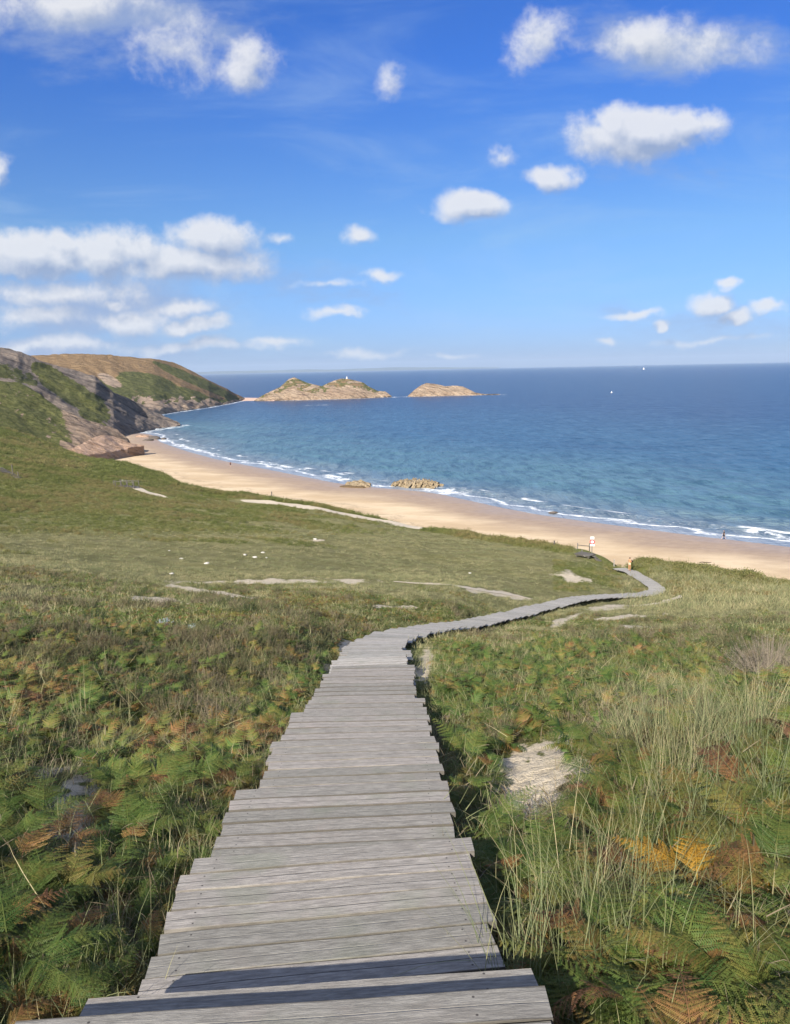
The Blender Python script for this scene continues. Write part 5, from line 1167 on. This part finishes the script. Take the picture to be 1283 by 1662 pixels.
# ============================================================ single plants that stand out in the foreground
PF = {}
def hero_fern(px, py, k, mat, nf, label, seed, sep=.0, lean=1., face=None, up=0.):
    q = hit(px, py); 
    o = empty('bracken_fern', q-[0, 0, .03]); tag(o, label, 'fern', 'bracken ferns that stand out'); rg = random.Random(seed); a0 = rg.uniform(0, 6.28) if face is None else face-(.5*nf-.5)*.9
    for i in range(nf):
        v, f, a = frond(rg, .55*rg.uniform(.75, 1.1)*.72, 17, 2, stipe=rg.uniform(.12, .28)+up, lean=lean*rg.uniform(.85, 1.1), tipage=.55)
        da = i*6.283/nf if face is None else i*.9
        link('frond', mesh('frond', v*k, f, mat, {'age': a}, smooth=False), o, None, (rg.uniform(-.1, .1), 0, a0+da+rg.uniform(-.3, .3)))
    return o
def hero_mesh(name, px, py, vfa, mat, label, cat, group, k=1.): 
    q = hit(px, py); v, f, a = vfa; o = link(name, mesh(name, v*k, f, mat, {'age': a}, smooth=False), None, q-[0, 0, .02]); return tag(o, label, cat, group)
hero_fern(30, 1655, 1.05, MF, 6, 'bright green bracken filling the bottom left corner', 1, up=.12)
hero_fern(110, 1500, .95, MF_m, 5, 'tan tipped bracken at the left edge, above the bottom left corner fern', 2)
hero_fern(215, 1400, .95, MF, 6, 'tall green bracken between the left sand patch and the boardwalk', 3, up=.05)
hero_fern(100, 1400, .8, MF_o, 4, 'rust coloured dying bracken left of the tall green bracken', 4)
hero_fern(390, 1262, .55, MF_y, 4, 'small yellow green fern touching the left side of the boardwalk', 5)
hero_fern(1190, 1660, .95, MF_m, 5, 'green bracken with pinkish tips at the bottom right', 6)
hero_fern(1130, 1500, .85, MF_y, 5, 'golden orange bracken in the middle of the right foreground', 7, up=.16)
hero_fern(1190, 1430, .7, MF_o, 3, 'tan curled dead bracken just behind the golden orange one', 8)
hero_fern(1215, 1560, .6, MF, 4, 'dark green low bracken right of the golden orange one', 9)
hero_fern(890, 1480, .85, MF, 6, 'broad deep green bracken between boardwalk and marram grass', 10)
hero_fern(800, 1195, .75, MF, 5, 'fresh green bracken beside the boardwalk above the right sand patch', 11)
hero_fern(990, 1330, .8, MF_m, 5, 'yellowing bracken right of the bare sand patch', 12)
hero_fern(1275, 1420, .85, MF, 5, 'lush green bracken cut by the right edge of the photo', 13)
hero_fern(1250, 1500, .6, MF_b, 3, 'shrivelled brown bracken hanging low near the right edge', 14)
hero_fern(740, 1330, .6, MF, 4, 'green bracken brushing the right side of the boardwalk', 15)
G_ = 'marram tussocks that stand out'
hero_mesh('marram_tussock', 850, 1640, blades(rgs(1), 90, .75, .0022, 1.1, .07, 7), MGR, 'big marram tussock leaning over the nearest plank ends on the right', 'grass tussock', G_)
hero_mesh('marram_tussock', 1010, 1560, blades(rgs(2), 90, .85, .0022, 1.0, .09, 7), MGR, 'tall marram tussock in the middle of the right foreground', 'grass tussock', G_)
hero_mesh('marram_tussock', 1080, 1330, blades(rgs(3), 110, .8, .0022, .9, .10, 7), MGR_s, 'dense straw coloured tussock behind the golden bracken', 'grass tussock', G_)
hero_mesh('marram_tussock', 1220, 1270, blades(rgs(4), 110, .8, .0022, .8, .10, 7), MGR, 'upright pale green tussock near the right edge below the dead gorse', 'grass tussock', G_)
hero_mesh('marram_tussock', 130, 1190, blades(rgs(5), 26, .75, .0026, .5, .05, 7), MGR_s, 'sparse tall straw stalks on the left slope', 'grass tussock', G_)
hero_mesh('marram_tussock', 60, 1330, blades(rgs(6), 50, .6, .0024, .7, .09, 7), MGR, 'tussock standing left of the left sand patch', 'grass tussock', G_)
hero_mesh('marram_tussock', 45, 1120, blades(rgs(7), 120, .45, .003, 1.0, .2, 5), MGR_s, 'wide pale tuft at the left edge, before the gorse', 'grass tussock', G_)
hero_mesh('marram_tussock', 1200, 1640, blades(rgs(8), 40, .6, .0022, 1.1, .1, 7), MGR_s, 'thin tuft with straw blades over the bottom right fern', 'grass tussock', G_)
B_ = 'gorse bushes that stand out'
hero_mesh('gorse_bush', 1245, 1110, bush(11, .75, .75, 420, 26, .018), MGO_d, 'pale dead gorse bush with bare twigs at the right edge', 'gorse bush', B_)
hero_mesh('gorse_bush', 1000, 1480, bush(12, .18, .34, 80, 20, .012), MGO_d, 'small grey dry heather among the right bracken', 'gorse bush', B_)
hero_mesh('gorse_bush', 385, 1105, bush(13, .5, .45, 170, 22, .022), MGO_b, 'brown tipped gorse bush left of the boardwalk', 'gorse bush', B_)
hero_mesh('gorse_bush', 300, 1185, bush(14, .45, .4, 200, 24, .02), MGO, 'dark green gorse bush in front of the brown tipped one', 'gorse bush', B_)
hero_mesh('gorse_bush', 80, 1080, bush(15, .6, .45, 190, 22, .022), MGO_b, 'low brownish gorse bush at the far left slope', 'gorse bush', B_)
hero_mesh('gorse_bush', 150, 1020, bush(16, .6, .5, 150, 18, .03), MGO, 'dark gorse bush on the left slope below the meadow', 'gorse bush', B_)
MBL = leafmat('silver_leaf', [(.34, .40, .42), (.48, .54, .56), (.60, .64, .64)])
hero_mesh('silvery_plant', 268, 1018, bush(21, .22, .24, 60, 14, .03), MBL, 'silvery blue leafy plant alone in the left bracken', 'plant', 'silvery plants')
hero_mesh('silvery_plant', 313, 1020, bush(22, .12, .12, 40, 12, .03), MBL, 'smaller flat silvery plant right of the larger silvery one', 'plant', 'silvery plants')

for i, (px, py, n_, L_, mt, lb) in enumerate([(950,1620,80,.85,MGR,'arching tussock right of the one leaning over the planks'),(1100,1620,70,.8,MGR,'loose marram tussock between the golden bracken and the bottom edge'),(925,1530,70,.8,MGR_s,'straw tinted tussock rising from the broad deep green bracken'),
  (1150,1440,90,.9,MGR,'long arching marram just behind the golden bracken'),(1265,1360,110,.9,MGR,'tall marram cut by the right edge above the lush green bracken'),(1040,1430,90,.85,MGR_s,'pale dry marram above the dry grey heather'),(1150,1230,120,.8,MGR,'thick stand of upright marram below the dead gorse bush'),(1060,1230,100,.75,MGR,'marram stand to the left of the thick upright one')]):
    hero_mesh('marram_tussock', px, py, blades(rgs(40+i), n_, L_, .0021, 1.25, .10, 8), mt, lb, 'grass tussock', G_)

build_sea()
haze()
